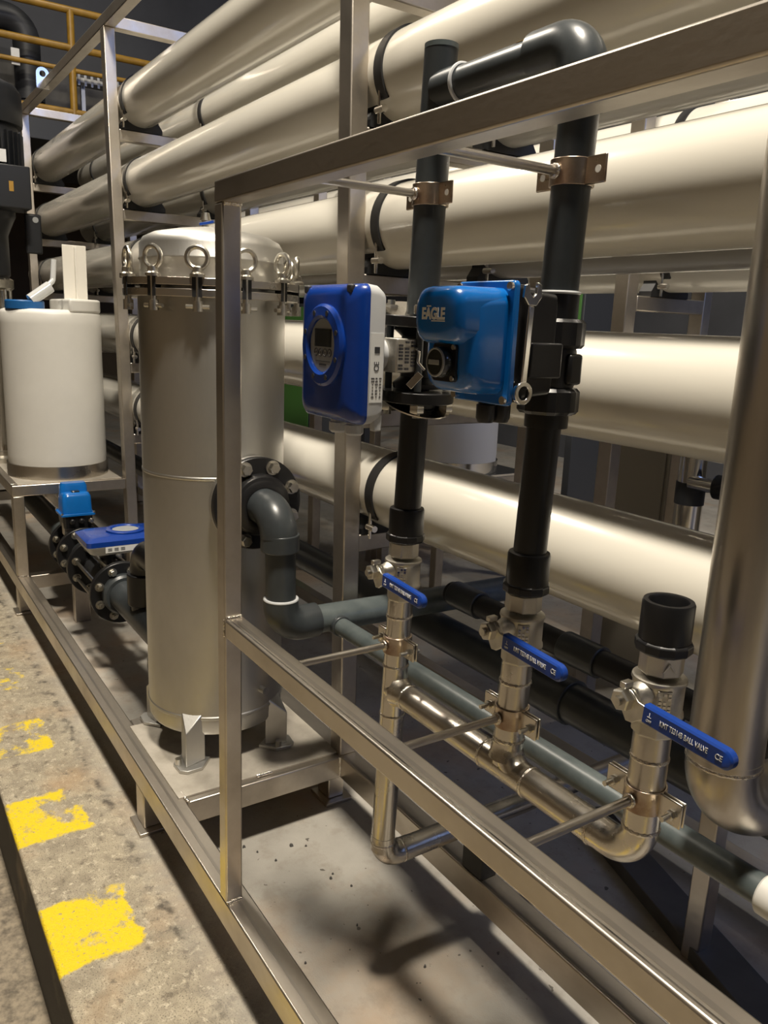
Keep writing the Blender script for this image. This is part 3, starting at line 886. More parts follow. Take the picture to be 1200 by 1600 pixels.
for r in range(3):
    for q in range(9):
        if (q * 5 + r) % 6 == 0:
            continue
        MB().obox((-1.964, 1.350 + 0.022 * r, -0.046 - 0.0096 * q), Y_ * 0.006, Z_ * 0.0032, X_ * 0.003).build('raised_mark', 'ink', blk, smooth=False)  # dark colour stands in for shadow around the embossed letters
MB().lathe([(0.075, -0.185), (0.078, -0.17), (0.055, -0.15), (0.052, -0.1), (0.055, -0.03), (0.078, -0.01), (0.075, 0.0)], (fx, YP, 0), Z_, 36).build('sensor_body', 'black', fm)
for z0, z1 in ((0.0, 0.032), (-0.225, -0.19)):
    f = MB().ring((P1(z0), YP, z0), (P1(z1), YP, z1), 0.118, 0.04, 48).build('flange', 'black', fm, bevel=0.002)
    top = z0 > -0.1
    MB().ring((P1(z0), YP, z0 - 0.004 if not top else z1), (P1(z1), YP, z0 if not top else z1 + 0.004), 0.115, 0.05, 48).build('backing_ring', 'steel', fm)
    for k in range(4):
        t = math.radians(-35 + 90 * k)
        c = Vector((fx + 0.09 * math.cos(t), YP + 0.09 * math.sin(t), 0))
        if top:
            MB().nut(c + Z_ * (z1 + 0.004), Z_, 0.024, 0.026, rot=k).build('flange_nut', 'zinc', f)
            MB().cyl(c + Z_ * (z1 + 0.028), c + Z_ * (z1 + 0.044), 0.012, seg=12).build('stud_end', 'zinc', f)
        else:
            MB().nut(c + Z_ * (z0 - 0.004), -Z_, 0.024, 0.026, rot=k).build('flange_nut', 'zinc', f)
            MB().cyl(c + Z_ * (z0 - 0.028), c + Z_ * (z0 - 0.044), 0.012, seg=12).build('stud_end', 'zinc', f)
for k in range(4):
    t = math.radians(-35 + 90 * k)
    MB().cyl((fx + 0.09 * math.cos(t), YP + 0.09 * math.sin(t), -0.19), (fx + 0.09 * math.cos(t), YP + 0.09 * math.sin(t), 0.0), 0.0115, seg=12).build('stud', 'pvc', fm)
MB().lathe([(0.052, -0.226), (0.06, -0.232), (0.058, -0.245), (0.047, -0.25)], (fx, YP, 0), Z_, 32).build('stub_end', 'pvc', fm)
lg = MB().obox((-1.945, 1.39, -0.155), Vector((0.012, 0.012, 0.02)), Vector((0.006, 0.006, -0.007)), Vector((0.001, -0.001, 0))).build('earth_tag', 'bright', fm, bevel=0.001)
MB().sweep(fillet([(-1.965, 1.40, -0.06), (-1.90, 1.37, -0.07), (-1.89, 1.36, -0.10), (-1.87, 1.37, -0.12)], 0.012, 4), 0.004, 8).build('earth_wire', 'bright', fm)

# ------------------------------------------------------------------ electric valve on the second riser
ev = thing('electric_valve', (P2(-0.1), YP, -0.24), 'bright blue electric valve actuator lettered EAGLE on the second riser', 'valve actuator')
ex = -1.452
MB().rr([(0.0, 0.1, 0.137, 0.012, 0, 0), (0.016, 0.1, 0.137, 0.012, 0, 0)], (ex, 1.24, -0.03), X_, Z_, NY).build('cover_flange', 'sky', ev, bevel=0.002)
# lower lobe and taller, deeper upper lobe
cv = MB().rr([(0.0, 0.084, 0.117, 0.035, 0, 0), (0.055, 0.082, 0.115, 0.038, 0, 0), (0.085, 0.080, 0.112, 0.04, 0, 0), (0.103, 0.072, 0.104, 0.045, 0, 0), (0.110, 0.055, 0.088, 0.045, 0, 0)],
             (ex, 1.226, -0.028), X_, Z_, NY, 8).build('cover', 'sky', ev, ang=60)
MB().rr([(0.0, 0.081, 0.064, 0.03, 0, 0), (0.115, 0.080, 0.0625, 0.035, 0, 0), (0.135, 0.076, 0.058, 0.038, 0, 0), (0.146, 0.064, 0.048, 0.038, 0, 0), (0.149, 0.048, 0.036, 0.03, 0, 0)],
        (ex, 1.226, 0.027), X_, Z_, NY, 8).build('cover_hood', 'sky', ev, ang=60)
text('EAGLE', 'white_ink', ev, 'lettering', (ex + 0.004, 1.0762, 0.028), X_, Z_, 0.034, 0.84, 0.0004, 0.0009)
MB().box(ex - 0.020, ex - 0.005, 1.0755, 1.0766, 0.0435, 0.0465).build('letter_bar', 'white_ink', ev, smooth=False)
MB().box(ex - 0.001, ex + 0.047, 1.0755, 1.0766, 0.0125, 0.015).build('letter_bar', 'white_ink', ev, smooth=False)
kx, kz = ex + 0.008, -0.075
kn = MB().rr([(0, 0.042, 0.042, 0.01, 0, 0), (0.008, 0.042, 0.042, 0.01, 0, 0)], (kx, 1.118, kz), X_, Z_, NY).build('indicator_plate', 'black', ev)
MB().lathe([(0.034, 0), (0.034, 0.018), (0.03, 0.024), (0.0, 0.026)], (kx - 0.002, 1.11, kz), NY, 32).build('indicator_dome', 'lcd', kn)
MB().torus((kx - 0.002, 1.088, kz), NY, 0.030, 0.003, 32, 8).build('dome_rim', 'panelface', kn)
MB().box(kx - 0.022, kx + 0.018, 1.0825, 1.0845, kz - 0.0055, kz + 0.0055).build('pointer', 'panelface', kn, bevel=0.0008)
for sx, sz in ((1, 1), (1, -1)):
    MB().cyl((kx + 0.034 * sx, 1.112, kz + 0.034 * sz), (kx + 0.034 * sx, 1.106, kz + 0.034 * sz), 0.006, seg=12).build('plate_screw', 'zinc', kn)
bs = MB().rr([(0, 0.095, 0.13, 0.012, 0, 0), (-0.03, 0.095, 0.13, 0.012, 0, 0), (-0.032, 0.091, 0.122, 0.012, 0, 0), (-0.125, 0.088, 0.115, 0.015, 0, 0), (-0.14, 0.075, 0.10, 0.02, 0, 0)], (ex, 1.24, -0.03), X_, Z_, NY).build('gear_base', 'black', ev)
for sx, sz in ((1, 1), (1, -1), (-1, 1), (-1, -1)):
    p = Vector((ex + 0.088 * sx, 1.224, -0.03 + 0.124 * sz))
    MB().cyl(p, p + NY * 0.007, 0.0095, seg=14).build('corner_screw', 'bright', ev)
for yy, gx in ((1.245, 0.005), (1.285, 0.012)):
    g = MB().lathe([(0.019, 0.01), (0.019, -0.012), (0.0235, -0.014), (0.0235, -0.045), (0.018, -0.056), (0.012, -0.057)], (ex + gx, yy, -0.158), Z_, 12).build('cable_gland', 'black', ev)
MB().box(ex + 0.02, ex + 0.1, 1.285, 1.385, -0.105, -0.025).build('base_window', 'black', ev, bevel=0.003)
# valve body and union nuts
def v2(prof, name, m='black', seg=36, **k):
    return MB().lathe(prof, (P2(-0.08), YP, 0), Z_, seg).build(name, m, ev, **k)
v2([(PR + 0.001, 0.096), (PR + 0.008, 0.094), (PR + 0.0095, 0.088), (PR + 0.0095, 0.03)], 'end_socket')
MB().torus((P2(0.09), YP, 0.094), Z_, PR + 0.005, 0.004, 36, 8).build('socket_lip', 'lightgrey', ev)
for z0, z1 in ((-0.038, 0.032), (-0.2, -0.135)):
    rs = []
    n = 48
    for zz, rr in ((z0, 0.070), (z0 + 0.008, 0.077), (z1 - 0.008, 0.077), (z1, 0.069)):
        rs.append([Vector((P2(-0.08) + (rr - (0.005 if (k // 3) % 2 else 0)) * math.cos(2 * PI * k / n), YP + (rr - (0.005 if (k // 3) % 2 else 0)) * math.sin(2 * PI * k / n), zz)) for k in range(n)])
    MB().rings(rs).build('union_nut', 'black', ev, ang=25)
v2([(0.058, -0.137), (0.061, -0.128), (0.061, -0.046), (0.058, -0.036)], 'valve_body')
v2([(PR + 0.009, -0.235), (PR + 0.0095, -0.23), (PR + 0.0095, -0.198)], 'end_socket')
MB().box(P2(0) + 0.045, P2(0) + 0.072, YP - 0.01, YP + 0.035, -0.125, -0.05).build('body_boss', 'black', ev, bevel=0.005)
MB().cyl((P2(-0.08), YP - 0.05, -0.08), (ex, 1.38, -0.06), 0.045, seg=24).build('stem_neck', 'black', ev)

# spanner hanging on the actuator
wx = ex + 0.1
sp = thing('spanner', (wx, 1.262, -0.15), 'chrome combination spanner hanging on the side of the blue actuator', 'spanner')
a, b = onX(818, 480, wx + 0.004), onX(812, 600, wx + 0.004)
a, b = Vector((wx + 0.006, 1.268, 0.055)), Vector((wx + 0.006, 1.262, -0.115))
dirv = (b - a).normalized()
sdv = Vector((0, dirv.z, -dirv.y))
MB().obox((a + b) / 2, dirv * ((b - a).length / 2), sdv * 0.0085, X_ * 0.004).build('shaft', 'bright', sp, bevel=0.002)
MB().ring(b + dirv * 0.022 - X_ * 0.006, b + dirv * 0.022 + X_ * 0.006, 0.026, 0.0155, 28).build('ring_end', 'bright', sp, bevel=0.001)
jaw = [(-0.012, 0.0), (-0.026, -0.02), (-0.022, -0.046), (-0.011, -0.05), (-0.010, -0.026), (0.0, -0.018), (0.010, -0.026), (0.014, -0.046), (0.024, -0.042), (0.026, -0.016), (0.012, 0.0)]
MB().prism(jaw, a - X_ * 0.005, sdv, dirv, X_ * 0.010).build('open_jaw', 'bright', sp, bevel=0.001)

# ------------------------------------------------------------------ large pipe at the right, long grey pipe
bp = thing('large_steel_pipe', (-1.0, 1.75, -1.25), 'large stainless pipe with welded elbow rising at the right edge', 'pipe')
q0 = onY(1131, 1185, 1.75)
q1 = onY(1212, 620, 1.75)
sl = (q1.x - q0.x) / (q1.z - q0.z)
def BX(z): return q0.x + sl * 0.75 * (z - q0.z)
BR = 0.0905
zb = q0.z
MB().cyl((BX(zb), 1.75, zb), (BX(1.3), 1.75, 1.3), BR, seg=48).build('riser_pipe', 'pipe_steel', bp)
path = fillet([(BX(zb), 1.75, zb + 0.02), (BX(zb), 1.75, zb - 0.135), (BX(zb) + 0.05, 1.95, zb - 0.135)], 0.13, 14)
MB().sweep(path[:-1], BR + 0.0005, 48).build('elbow', 'pipe_steel', bp, ang=60)
MB().cyl(path[-2], (BX(zb) + 0.15, 2.35, zb - 0.135), BR - 0.001, seg=48).build('cross_pipe', 'pipe_steel', bp)
weld_ring((BX(zb), 1.75, zb), Z_, BR, bp)

lp = thing('long_grey_pipe', (-2.0, 1.8, -1.42), 'long scuffed grey plastic pipe running behind the manifold', 'pipe')
MB().cyl((-3.09, 1.8, -1.372), (-0.84, 1.8, -1.349), 0.0415, seg=32).build('pipe', 'pvc_grey', lp)
MB().cyl((-3.12, 1.8, -1.372), (-3.0, 1.8, -1.371), 0.05, seg=32).build('branch_socket', 'pvc', lp, bevel=0.003)
ws = MB().lathe([(0.048, 0), (0.053, 0.006), (0.053, 0.09), (0.048, 0.096)], (-0.905, 1.8, -1.3525), X_, 32).build('white_coupling', 'tank', lp)

# dark pipes in the shade under the vessels
for y, z, r, lab in ((2.42, -1.29, 0.055, 'upper black plastic header pipe in the shade under the lowest vessel'),
                     (2.45, -1.54, 0.088, 'thick black header pipe low in the shade behind the manifold')):
    t = thing('header_pipe', (-3.5, y, z - r), lab, 'pipe')
    MB().cyl((-10.5 if r > 0.06 else -2.98, y, z), (0.5, y, z), r, seg=32).build('pipe', 'rubber' if r < 0.06 else 'pvc', t)
    for x in ((-2.35, -5.9) if r > 0.06 else (-2.95, -2.2)):
        MB().cyl((x, y, z), (x + 0.2, y, z), r + 0.012, seg=32).build('socket', 'pvc', t, bevel=0.003)
MB().box(-11, 0.5, 3.1, 3.19, -2.35, -2.25).build('base_rail', 'tube', skid, bevel=BV)
for x in (-1.62,):
    MB().box(x, x + 0.08, 2.64, 2.72, ZF, -0.98).build('rack_strut', 'tube', skid, bevel=BV)
tag(MB().obox((-1.72, 2.78, ZF + 0.035), Vector((0.75, -0.245, 0)), Vector((0.028, 0.086, 0)), Z_ * 0.035).build('floor_duct', 'cable_cover', bevel=0.003), 'grey cable duct lying slantwise on the dark floor behind the manifold', 'cable duct')

# ------------------------------------------------------------------ inlet pipe work at the left
IY, IZ = 1.42, -1.855
ip = thing('inlet_pipe', (-6.0, IY, IZ - 0.2), 'black plastic inlet pipe with bolted flanges between tank platform and filter', 'pipe')
MB().cyl((-11, IY, IZ), (-6.75, IY, IZ), 0.098, seg=32).build('pipe', 'pvc', ip)
MB().cyl((-7.05, IY, IZ), (-6.72, IY, IZ), 0.117, seg=32).build('socket', 'pvc_grey', ip, bevel=0.004)
def pflange(x, t=0.045, r=0.205, side=1):
    f = MB().ring((x, IY, IZ), (x + t, IY, IZ), r, 0.09, 48).build('flange', 'black', ip, bevel=0.003)
    for k in range(8):
        a = math.radians(22.5 + 45 * k)
        c = Vector((x + (t if side > 0 else 0), IY + 0.165 * math.cos(a), IZ + 0.165 * math.sin(a)))
        MB().cyl(c, c + X_ * 0.006 * side, 0.031, seg=16).build('washer', 'zinc', f)
        MB().nut(c + X_ * 0.006 * side, X_ * side, 0.023, 0.026, rot=k * 0.7).build('bolt_head', 'zinc', f)
        MB().cyl(c + X_ * 0.03 * side, c + X_ * 0.045 * side, 0.012, seg=10).build('stud_end', 'zinc', f)
pflange(-6.70)
pflange(-6.42, side=1)
MB().cyl((-6.655, IY, IZ), (-6.42, IY, IZ), 0.115, seg=32).build('valve_body', 'black', ip)
pflange(-6.02, 0.05, 0.215)
MB().cyl((-6.375, IY, IZ), (-6.02, IY, IZ), 0.10, seg=32).build('spool', 'pvc', ip)
pflange(-5.35, 0.045, 0.215)
MB().cyl((-5.97, IY, IZ), (-5.35, IY, IZ), 0.105, seg=32).build('meter_tube', 'duct', ip)
for k in range(8):
    a = math.radians(22.5 + 45 * k)
    MB().cyl((-5.97, IY + 0.165 * math.cos(a), IZ + 0.165 * math.sin(a)), (-5.35, IY + 0.165 * math.cos(a), IZ + 0.165 * math.sin(a)), 0.013, seg=10).build('tie_rod', 'zinc', ip)
MB().lathe([(0.14, 0), (0.14, 0.05), (0.125, 0.065)], (-5.305, IY, IZ), X_, 32).build('stub_collar', 'pvc', ip)
MB().cyl((-5.3, IY, IZ), (-4.2, IY, IZ), 0.105, seg=32).build('pipe', 'pvc', ip)
pth = fillet([(-4.78, IY, IZ), (-4.78, IY, -1.42), (-4.3, IY, -1.42)], 0.11, 8)
MB().sweep(pth, 0.088, 28).build('branch_elbow', 'black', ip, ang=60)
MB().cyl((-4.78, IY, -1.76), (-4.78, IY, -1.56), 0.108, seg=28).build('branch_socket', 'black', ip, bevel=0.004)
MB().ring((-4.12, IY, IZ - 0.02), (-4.08, IY, IZ - 0.02), 0.2, 0.08, 40).build('end_flange', 'pvc', ip, bevel=0.003)
MB().box(-6.52, -6.46, IY - 0.13, IY - 0.05, IZ + 0.14, IZ + 0.24).build('valve_nameplate', 'cast', ip, bevel=0.004)
for x in (-6.6, -4.4):
    MB().box(x, x + 0.08, IY - 0.06, IY + 0.06, ZF, IZ - 0.1).build('pipe_stand', 'tube', ip, bevel=0.003)

sv = thing('small_actuator', (-6.53, IY, IZ + 0.1), 'small bright blue electric actuator on the black inlet pipe below the tank', 'valve actuator')
ax_, ay_ = -6.53, IY - 0.02
MB().cyl((ax_, ay_, IZ + 0.1), (ax_, ay_, -1.60), 0.05, seg=20).build('stem_neck', 'black', sv)
MB().rr([(0, 0.09, 0.105, 0.02, 0, 0), (0.10, 0.10, 0.115, 0.02, 0, 0)], (ax_, ay_, -1.66), X_, Y_, Z_).build('gear_base', 'black', sv)
MB().rr([(0, 0.115, 0.13, 0.015, 0, 0), (0.02, 0.115, 0.13, 0.015, 0, 0)], (ax_, ay_, -1.56), X_, Y_, Z_).build('cover_flange', 'sky', sv, bevel=0.002)
MB().rr([(0, 0.1, 0.113, 0.03, 0, 0), (0.13, 0.096, 0.108, 0.035, 0, 0), (0.155, 0.085, 0.097, 0.04, 0, 0), (0.16, 0.07, 0.08, 0.03, 0, 0)], (ax_, ay_, -1.54), X_, Y_, Z_, 8).build('cover', 'sky', sv, ang=60)
MB().rr([(0, 0.055, 0.108, 0.03, 0, 0), (0.20, 0.05, 0.102, 0.035, 0, 0), (0.225, 0.04, 0.09, 0.03, 0, 0)], (ax_ - 0.045, ay_, -1.54), X_, Y_, Z_, 8).build('cover_hood', 'sky', sv, ang=60)
MB().box(ax_ + 0.0, ax_ + 0.05, ay_ - 0.03, ay_ + 0.03, -1.385, -1.37).build('indicator', 'lcd', sv, bevel=0.003)
for yy in (-0.05, 0.02, 0.09):
    MB().lathe([(0.018, 0), (0.022, 0.005), (0.022, 0.03), (0.014, 0.04)], (ax_ + 0.1, ay_ + yy, -1.60), X_, 10).build('cable_gland', 'bright' if yy > 0.05 else 'black', sv)
for sx, sy in ((1, 1), (1, -1), (-1, -1)):
    MB().cyl((ax_ + 0.105 * sx, ay_ + 0.12 * sy, -1.542), (ax_ + 0.105 * sx, ay_ + 0.12 * sy, -1.53), 0.01, seg=10).build('corner_screw', 'bright', sv)

f2 = thing('inlet_flow_meter', (-5.66, 1.42, IZ + 0.1), 'blue and white flow meter lying flat on the inlet pipe beside the filter', 'flow meter')
# long axis across the skid, face up
f2o = Vector((-5.62, 1.50, -1.50))
def flat(p): return p
hw2, hh2 = 0.19, 0.27
MB().rr([(-0.13, hw2 - 0.06, hh2 - 0.06, 0.04, 0, 0), (-0.11, hw2 - 0.02, hh2 - 0.03, 0.04, 0, 0), (-0.055, hw2, hh2, 0.03, 0, 0)], f2o, X_, Y_, Z_).build('back_housing', 'lightgrey', f2, ang=50)
MB().rr([(-0.0545, hw2, hh2, 0.03, 0, 0), (-0.02, hw2, hh2, 0.03, 0, 0), (0.0, hw2 - 0.04, hh2 - 0.035, 0.04, 0, 0), (0.004, hw2 - 0.05, hh2 - 0.045, 0.04, 0, 0)], f2o, X_, Y_, Z_, 8).build('front_cover', 'blue', f2, ang=60)
bz = MB().lathe([(0.135, 0.0), (0.135, 0.014), (0.125, 0.02), (0.1, 0.02), (0.09, 0.012), (0.09, 0.0)], f2o + Y_ * 0.04, Z_, 48, close=True).build('bezel', 'blue', f2)
MB().cyl(f2o + Y_ * 0.04 + Z_ * 0.003, f2o + Y_ * 0.04 + Z_ * 0.010, 0.09, seg=40).build('display_face', 'panelface', f2)
lb = MB().obox(f2o + X_ * (hw2 - 0.003) - Z_ * 0.078 - Y_ * 0.02, Y_ * 0.13, Z_ * 0.02, X_ * 0.003).build('rating_label', 'label', f2, smooth=False)
for k in range(9):
    MB().obox(f2o + X_ * (hw2 + 0.0003) - Z_ * (0.070 + 0.008 * (k % 3)) - Y_ * (0.12 - 0.022 * (k // 3 * 2)), Y_ * 0.014, Z_ * 0.002, X_ * 0.0008).build('printed_line', 'ink', lb, smooth=False)
MB().cyl((-5.66, IY, IZ + 0.09), (-5.66, IY, -1.62), 0.055, seg=24).build('neck', 'black', f2)

# ------------------------------------------------------------------ dosing tank and pump on the platform
TX, TY, TR = -7.38, 1.462, 0.402
tk = thing('dosing_tank', (TX, TY, -1.374), 'white plastic dosing tank with blue cap and upright bracket on the platform', 'tank')
MB().lathe([(0.01, -1.372), (TR - 0.01, -1.372), (TR, -1.36), (TR, -1.2), (TR - 0.004, -0.1), (TR - 0.004, -0.02), (TR - 0.02, 0.008), (TR - 0.06, 0.02), (0.01, 0.022)], (TX, TY, 0), Z_, 64).build('body', 'tank', tk, ang=50)
MB().ring((TX, TY, -1.374), (TX, TY, -1.262), TR + 0.012, TR + 0.004, 64).build('base_band', 'steel', tk)
a0 = math.asin(0.07 / (TR - 0.004))
hp = [((TR - 0.004) * math.cos(a0 + (PI - 2 * a0) * k / 24), (TR - 0.004) * math.sin(a0 + (PI - 2 * a0) * k / 24)) for k in range(25)]
MB().prism(hp, (TX, TY, 0.0), X_, Y_, Z_ * 0.11).build('raised_deck', 'tank', tk, bevel=0.012, segs=3)
MB().lathe([(0.15, 0.015), (0.15, 0.075), (0.142, 0.085), (0.01, 0.087)], (TX + 0.12, TY - 0.22, 0), Z_, 36).build('filler_cap', 'lidblue', tk)
br_ = MB().box(TX + 0.1, TX + 0.118, 1.555, 1.745, 0.105, 0.545).build('pump_bracket', 'white', tk, bevel=0.002)
MB().box(TX + 0.118, TX + 0.16, 1.645, 1.66, 0.105, 0.53).build('bracket_rib', 'white', br_, bevel=0.002)
MB().sweep(fillet([(TX + 0.2, 1.30, 0.06), (TX + 0.18, 1.38, 0.17), (TX + 0.12, 1.47, 0.25), (TX + 0.1, 1.49, 0.42)], 0.05, 5), 0.022, 12).build('suction_hose', 'clear', tk)
MB().cyl((TX + 0.22, 1.27, 0.085), (TX + 0.2, 1.43, 0.20), 0.048, seg=18).build('foot_valve', 'clear', tk)

pxx = -8.15
yr = onX(18, 580, pxx).y
pmp = thing('vertical_pump', (pxx, yr - 0.125, -1.374), 'tall vertical pump with black finned motor at the left edge', 'pump')
py = yr - 0.125
MB().cyl((pxx, py, -1.30), (pxx, py, 0.20), 0.125, seg=40).build('sleeve', 'bright', pmp)
MB().lathe([(0.19, -1.374), (0.19, -1.33), (0.15, -1.31), (0.15, -1.27)], (pxx, py, 0), Z_, 32).build('base', 'zinc', pmp)
for t in (-0.6, 0.6, 1.8):
    MB().cyl((pxx + 0.165 * math.cos(t), py + 0.165 * math.sin(t), -1.30), (pxx + 0.165 * math.cos(t), py + 0.165 * math.sin(t), 0.27), 0.016, seg=10).build('tie_rod', 'zinc', pmp)
MB().lathe([(0.17, 0.17), (0.19, 0.19), (0.19, 0.26), (0.16, 0.28)], (pxx, py, 0), Z_, 36).build('pump_head', 'zinc', pmp)
MB().lathe([(0.15, 0.28), (0.17, 0.30), (0.17, 0.64), (0.22, 0.76), (0.24, 0.80), (0.24, 0.86)], (pxx, py, 0), Z_, 36).build('lantern', 'motor', pmp)
my = onX(39, 300, pxx).y
mr_ = my - py
mt = MB().lathe([(mr_ - 0.04, 0.86), (mr_ - 0.03, 0.88), (mr_ - 0.03, 1.52), (mr_ - 0.05, 1.56)], (pxx, py, 0), Z_, 40).build('motor_body', 'motor', pmp)
for k in range(36):
    a = 2 * PI * k / 36
    d = Vector((math.cos(a), math.sin(a), 0))
    s = Vector((-d.y, d.x, 0))
    MB().obox(Vector((pxx, py, 1.25)) + d * (mr_ - 0.015), d * 0.02, s * 0.006, Z_ * 0.23).build('cooling_fin', 'motor', mt, smooth=False)
MB().lathe([(mr_ + 0.005, 1.54), (mr_ + 0.01, 1.57), (mr_ + 0.01, 1.80), (mr_ - 0.03, 1.86), (mr_ - 0.12, 1.90), (0.02, 1.91)], (pxx, py, 0), Z_, 40).build('fan_cowl', 'motor', pmp)
jb = MB().box(pxx + 0.08, pxx + mr_ + 0.12, py - 0.12, py + mr_ - 0.03, 0.84, 1.18).build('terminal_box', 'motor', pmp, bevel=0.006)
MB().box(pxx + mr_ + 0.12, pxx + mr_ + 0.122, py + 0.13, py + 0.165, 0.97, 1.05).build('warning_sticker', 'yellowrail', jb, smooth=False)
MB().box(pxx + mr_ + 0.0, pxx + mr_ + 0.015, py + 0.08, py + 0.14, 1.21, 1.31).build('rating_plate', 'label', pmp, smooth=False)
MB().box(pxx + mr_ + 0.0, pxx + mr_ + 0.014, py + 0.07, py + 0.10, 1.62, 1.72).build('rating_plate', 'label', pmp, smooth=False)
le = MB().box(pxx + 0.1, pxx + 0.13, py + mr_ - 0.04, py + mr_ + 0.10, 0.50, 0.84).build('lifting_bracket', 'motor', pmp, bevel=0.01)
MB().cyl((pxx + 0.095, py + mr_ + 0.05, 0.79), (pxx + 0.135, py + mr_ + 0.05, 0.79), 0.025, seg=18).build('bracket_hole', 'panelface', le)

# ------------------------------------------------------------------ behind the rack: a second skid glimpsed through the gaps
sk2 = thing('second_rack', (-3.2, 3.8, ZF), 'second stainless rack of square tube glimpsed through the gaps between the vessels', 'frame')
def tube2(name, *a):
    return MB().box(*a).build(name, 'tube', sk2, bevel=BV)
for x in (-3.3, -7.0):
    tube2('rack_post', x, x + 0.1, 3.75, 3.84, ZF, 2.2)
    tube2('rack_post', x, x + 0.1, 4.46, 4.54, ZF, 2.2)
    for z in LV[1:4]:
        tube2('shelf_beam', x, x + 0.1, 3.84, 4.46, z - 0.085, z)
for k, z in enumerate(LV[1:4]):
    vessel(4.12, z, -11.0, -0.6, '%s white vessel of the second rack seen through the gaps' % ['highest', 'middle', 'lowest'][k], 'vessels of the second rack', frames=(-3.3, -7.0))
bt = thing('far_tank', (-6.25, 4.95, -1.374), 'bluish white dosing tank far behind, seen between the two lowest vessels', 'tank')
MB().lathe([(0.01, -1.372), (0.40, -1.372), (0.405, -1.2), (0.40, 0.0), (0.36, 0.02), (0.01, 0.022)], (-6.25, 5.02, 0), Z_, 48).build('body', 'white', bt, ang=50)
MB().ring((-6.25, 5.02, -1.374), (-6.25, 5.02, -1.262), 0.42, 0.41, 48).build('base_band', 'bright', bt)
pt = thing('far_tank_stand', (-6.3, 5.0, ZF), 'steel stand under the far bluish white dosing tank', 'stand')
MB().box(-6.85, -5.8, 4.5, 5.6, -1.40, -1.376).build('deck_plate', 'bright', pt, bevel=0.002)
MB().box(-5.9, -5.8, 4.5, 5.6, -1.49, -1.40).build('platform_beam', 'tube', pt, bevel=BV)
for y in (4.5, 5.51):
    MB().box(-5.9, -5.81, y, y + 0.09, ZF, -1.49).build('leg', 'tube', pt, bevel=BV)
    MB().box(-6.84, -6.75, y, y + 0.09, ZF, -1.40).build('leg', 'tube', pt, bevel=BV)
# far filter, same make as the near one
copy_thing(flt, W((-2.55, 4.85, ZF)), 'second stainless filter housing with eyebolts, far behind the large steel pipe')
pn = thing('control_panel', (-3.65, 4.62, ZF), 'tall beige control panel standing behind the second rack', 'cabinet')
MB().box(-3.95, -3.42, 4.62, 4.95, ZF + 0.08, 0.0).build('body', 'beige', pn, bevel=0.004)
MB().box(-3.92, -3.45, 4.605, 4.62, ZF + 0.12, -0.04).build('door', 'beige', pn, bevel=0.003)
MB().box(-3.93, -3.44, 4.64, 4.93, ZF, ZF + 0.08).build('plinth', 'duct', pn)
fp_ = thing('far_pump', (-3.1, 4.4, ZF), 'polished chrome pump column with black hose coupling behind the vessels', 'pump')
fc = onY(1082, 740, 4.35)
MB().cyl((fc.x, 4.35, ZF + 0.05), (fc.x, 4.35, -0.35), 0.085, seg=32).build('column', 'bright', fp_)
MB().lathe([(0.15, 0), (0.15, 0.05)], (fc.x, 4.35, ZF), Z_, 24).build('base', 'duct', fp_)
fh = onY(1100, 758, 4.3)
MB().cyl((fc.x + 0.03, 4.3, fh.z), (fc.x + 0.2, 4.32, fh.z), 0.045, seg=20).build('branch', 'bright', fp_)
MB().cyl((fc.x + 0.19, 4.32, fh.z), (fc.x + 0.45, 4.36, fh.z), 0.075, seg=20).build('hose_coupling', 'rubber', fp_, bevel=0.006)
MB().ring((fc.x, 4.35, -1.02), (fc.x, 4.35, -0.88), 0.09, 0.08, 32).build('clamp_band', 'duct', fp_)
for (a0, a1, b0, b1, lab) in ((432, 480, 495, 720, 'green cabinet far behind, seen beside the filter'), (901, 912, 430, 560, 'green cabinet far behind, seen beside the electric valve')):
    c0, c1 = onY(a0 - 6, b1, 6.2), onY(a1 + 6, b0, 6.2)
    g = thing('green_cabinet', ((c0.x + c1.x) / 2, 6.2, ZF), lab, 'cabinet')
    MB().box(c0.x, c1.x, 6.2, 6.7, ZF + 0.05, c1.z + 0.2).build('body', 'duct', g, bevel=0.004)
    MB().box(c0.x + 0.03, c1.x - 0.03, 6.185, 6.2, c0.z + 0.05, c1.z + 0.15).build('door', 'green', g, bevel=0.003)
    MB().box(c0.x + 0.03, c1.x - 0.03, 6.22, 6.68, ZF, ZF + 0.05).build('plinth', 'duct', g)

# ------------------------------------------------------------------ gallery with yellow handrail high at the far left
GX = -14.0
gal = thing('gallery', (GX, 4.0, ZF), 'dark raised gallery on steel columns at the far upper left', 'gallery')
MB().box(GX - 4, GX + 0.1, 0.0, 9.0, 2.55, 2.85).build('deck', 'duct', gal, bevel=0.004)
for y in (0.6, 5.0, 8.8):
    MB().box(GX - 0.3, GX, y, y + 0.15, ZF, 2.55).build('column', 'duct', gal)
MB().box(GX - 2.2, GX - 2.1, -1.0, 11.0, 2.85, 7.4).build('back_panel', 'wall', gal)
hr = thing('handrail', (GX, 4.0, 2.85), 'yellow painted tubular handrail along the edge of the gallery', 'handrail')
for z in (4.45, 3.93, 3.62, 3.02):
    MB().cyl((GX, 0.2, z), (GX, 8.5, z), 0.052 if z != 3.62 else 0.035, seg=16).build('rail', 'yellowrail', hr)
for y in (1.2, 3.28, 5.4, 7.5):
    MB().cyl((GX, y, 2.85), (GX, y, 4.45), 0.055, seg=16).build('baluster', 'yellowrail', hr)
dct = thing('bent_duct', (GX - 0.6, 2.6, 2.85), 'dark bent duct standing behind the yellow handrail', 'duct')
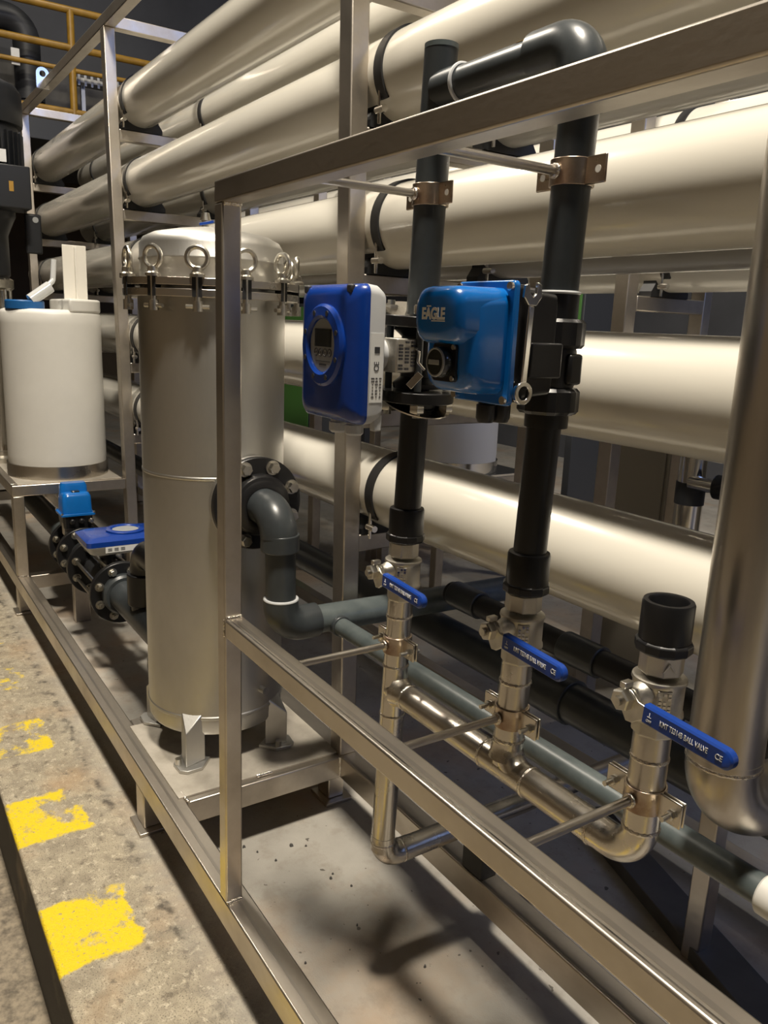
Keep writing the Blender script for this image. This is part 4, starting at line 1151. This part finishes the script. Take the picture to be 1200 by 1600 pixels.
MB().sweep(fillet([(GX - 0.6, 1.2, 4.35), (GX - 0.6, 2.75, 4.35), (GX - 0.6, 2.75, 2.86)], 0.3, 8), 0.2, 20).build('duct_tube', 'duct', dct, ang=60)
MB().ring((GX - 0.6, 2.75, 3.2), (GX - 0.6, 2.75, 3.3), 0.23, 0.2, 24).build('joint_ring', 'duct', dct)
MB().torus((GX - 0.6, 1.9, 4.35), Y_, 0.2, 0.02, 24, 8).build('joint_ring', 'duct', dct)
trr = thing('cable_tray', (GX - 0.4, 4.0, 3.4), 'bright ribbed cable tray behind the handrail', 'cable tray')
MB().box(GX - 0.6, GX - 0.3, 3.4, 4.6, 3.55, 3.62).build('tray_bed', 'galv', trr, bevel=0.003)
for yy in (3.5, 4.5):
    MB().box(GX - 0.5, GX - 0.42, yy, yy + 0.06, 2.85, 3.55).build('tray_leg', 'galv', trr)
for k in range(12):
    MB().box(GX - 0.3, GX - 0.28, 3.42 + 0.1 * k, 3.46 + 0.1 * k, 3.5, 3.68).build('rib', 'galv', trr, bevel=0.002)
tag(MB().box(GX - 1.5, GX - 1.3, 2.0, 4.2, 2.86, 4.0).build('switchboard', 'cable_cover', bevel=0.01), 'dark grey switchboard cabinet on the gallery behind the handrail', 'cabinet')
tag(MB().box(GX - 0.06, GX - 0.02, 2.42, 2.54, 3.55, 3.78).build('junction_box', 'label', bevel=0.004), 'small pale junction box by the yellow handrail', 'junction box')

# ------------------------------------------------------------------ grit on the floor inside the skid
for px, py, r in ((381, 1324, 0.014), (402, 1332, 0.010), (431, 1345, 0.011), (478, 1322, 0.009), (455, 1322, 0.016), (520, 1366, 0.009), (517, 1373, 0.012), (549, 1385, 0.010), (558, 1446, 0.010), (664, 1511, 0.012), (477, 1505, 0.009)):
    v = ray(px, py)
    c = v * (ZF / v.z)
    m = MB()
    n = 7
    ang = [2 * PI * k / n for k in range(n)]
    rad = [r * 0.7 * random.uniform(0.6, 1.1) for k in range(n)]
    m.rings([[c + Vector((rad[k] * math.cos(ang[k]), rad[k] * math.sin(ang[k]), 0)) for k in range(n)],
             [c + Vector((0.6 * rad[k] * math.cos(ang[k]), 0.6 * rad[k] * math.sin(ang[k]), r * 0.8)) for k in range(n)]])
    tag(m.build('grit_chip', 'cable_cover', smooth=False), 'small dark grit chip on the pale floor inside the skid', 'grit', 'grit chips on the floor inside the skid')
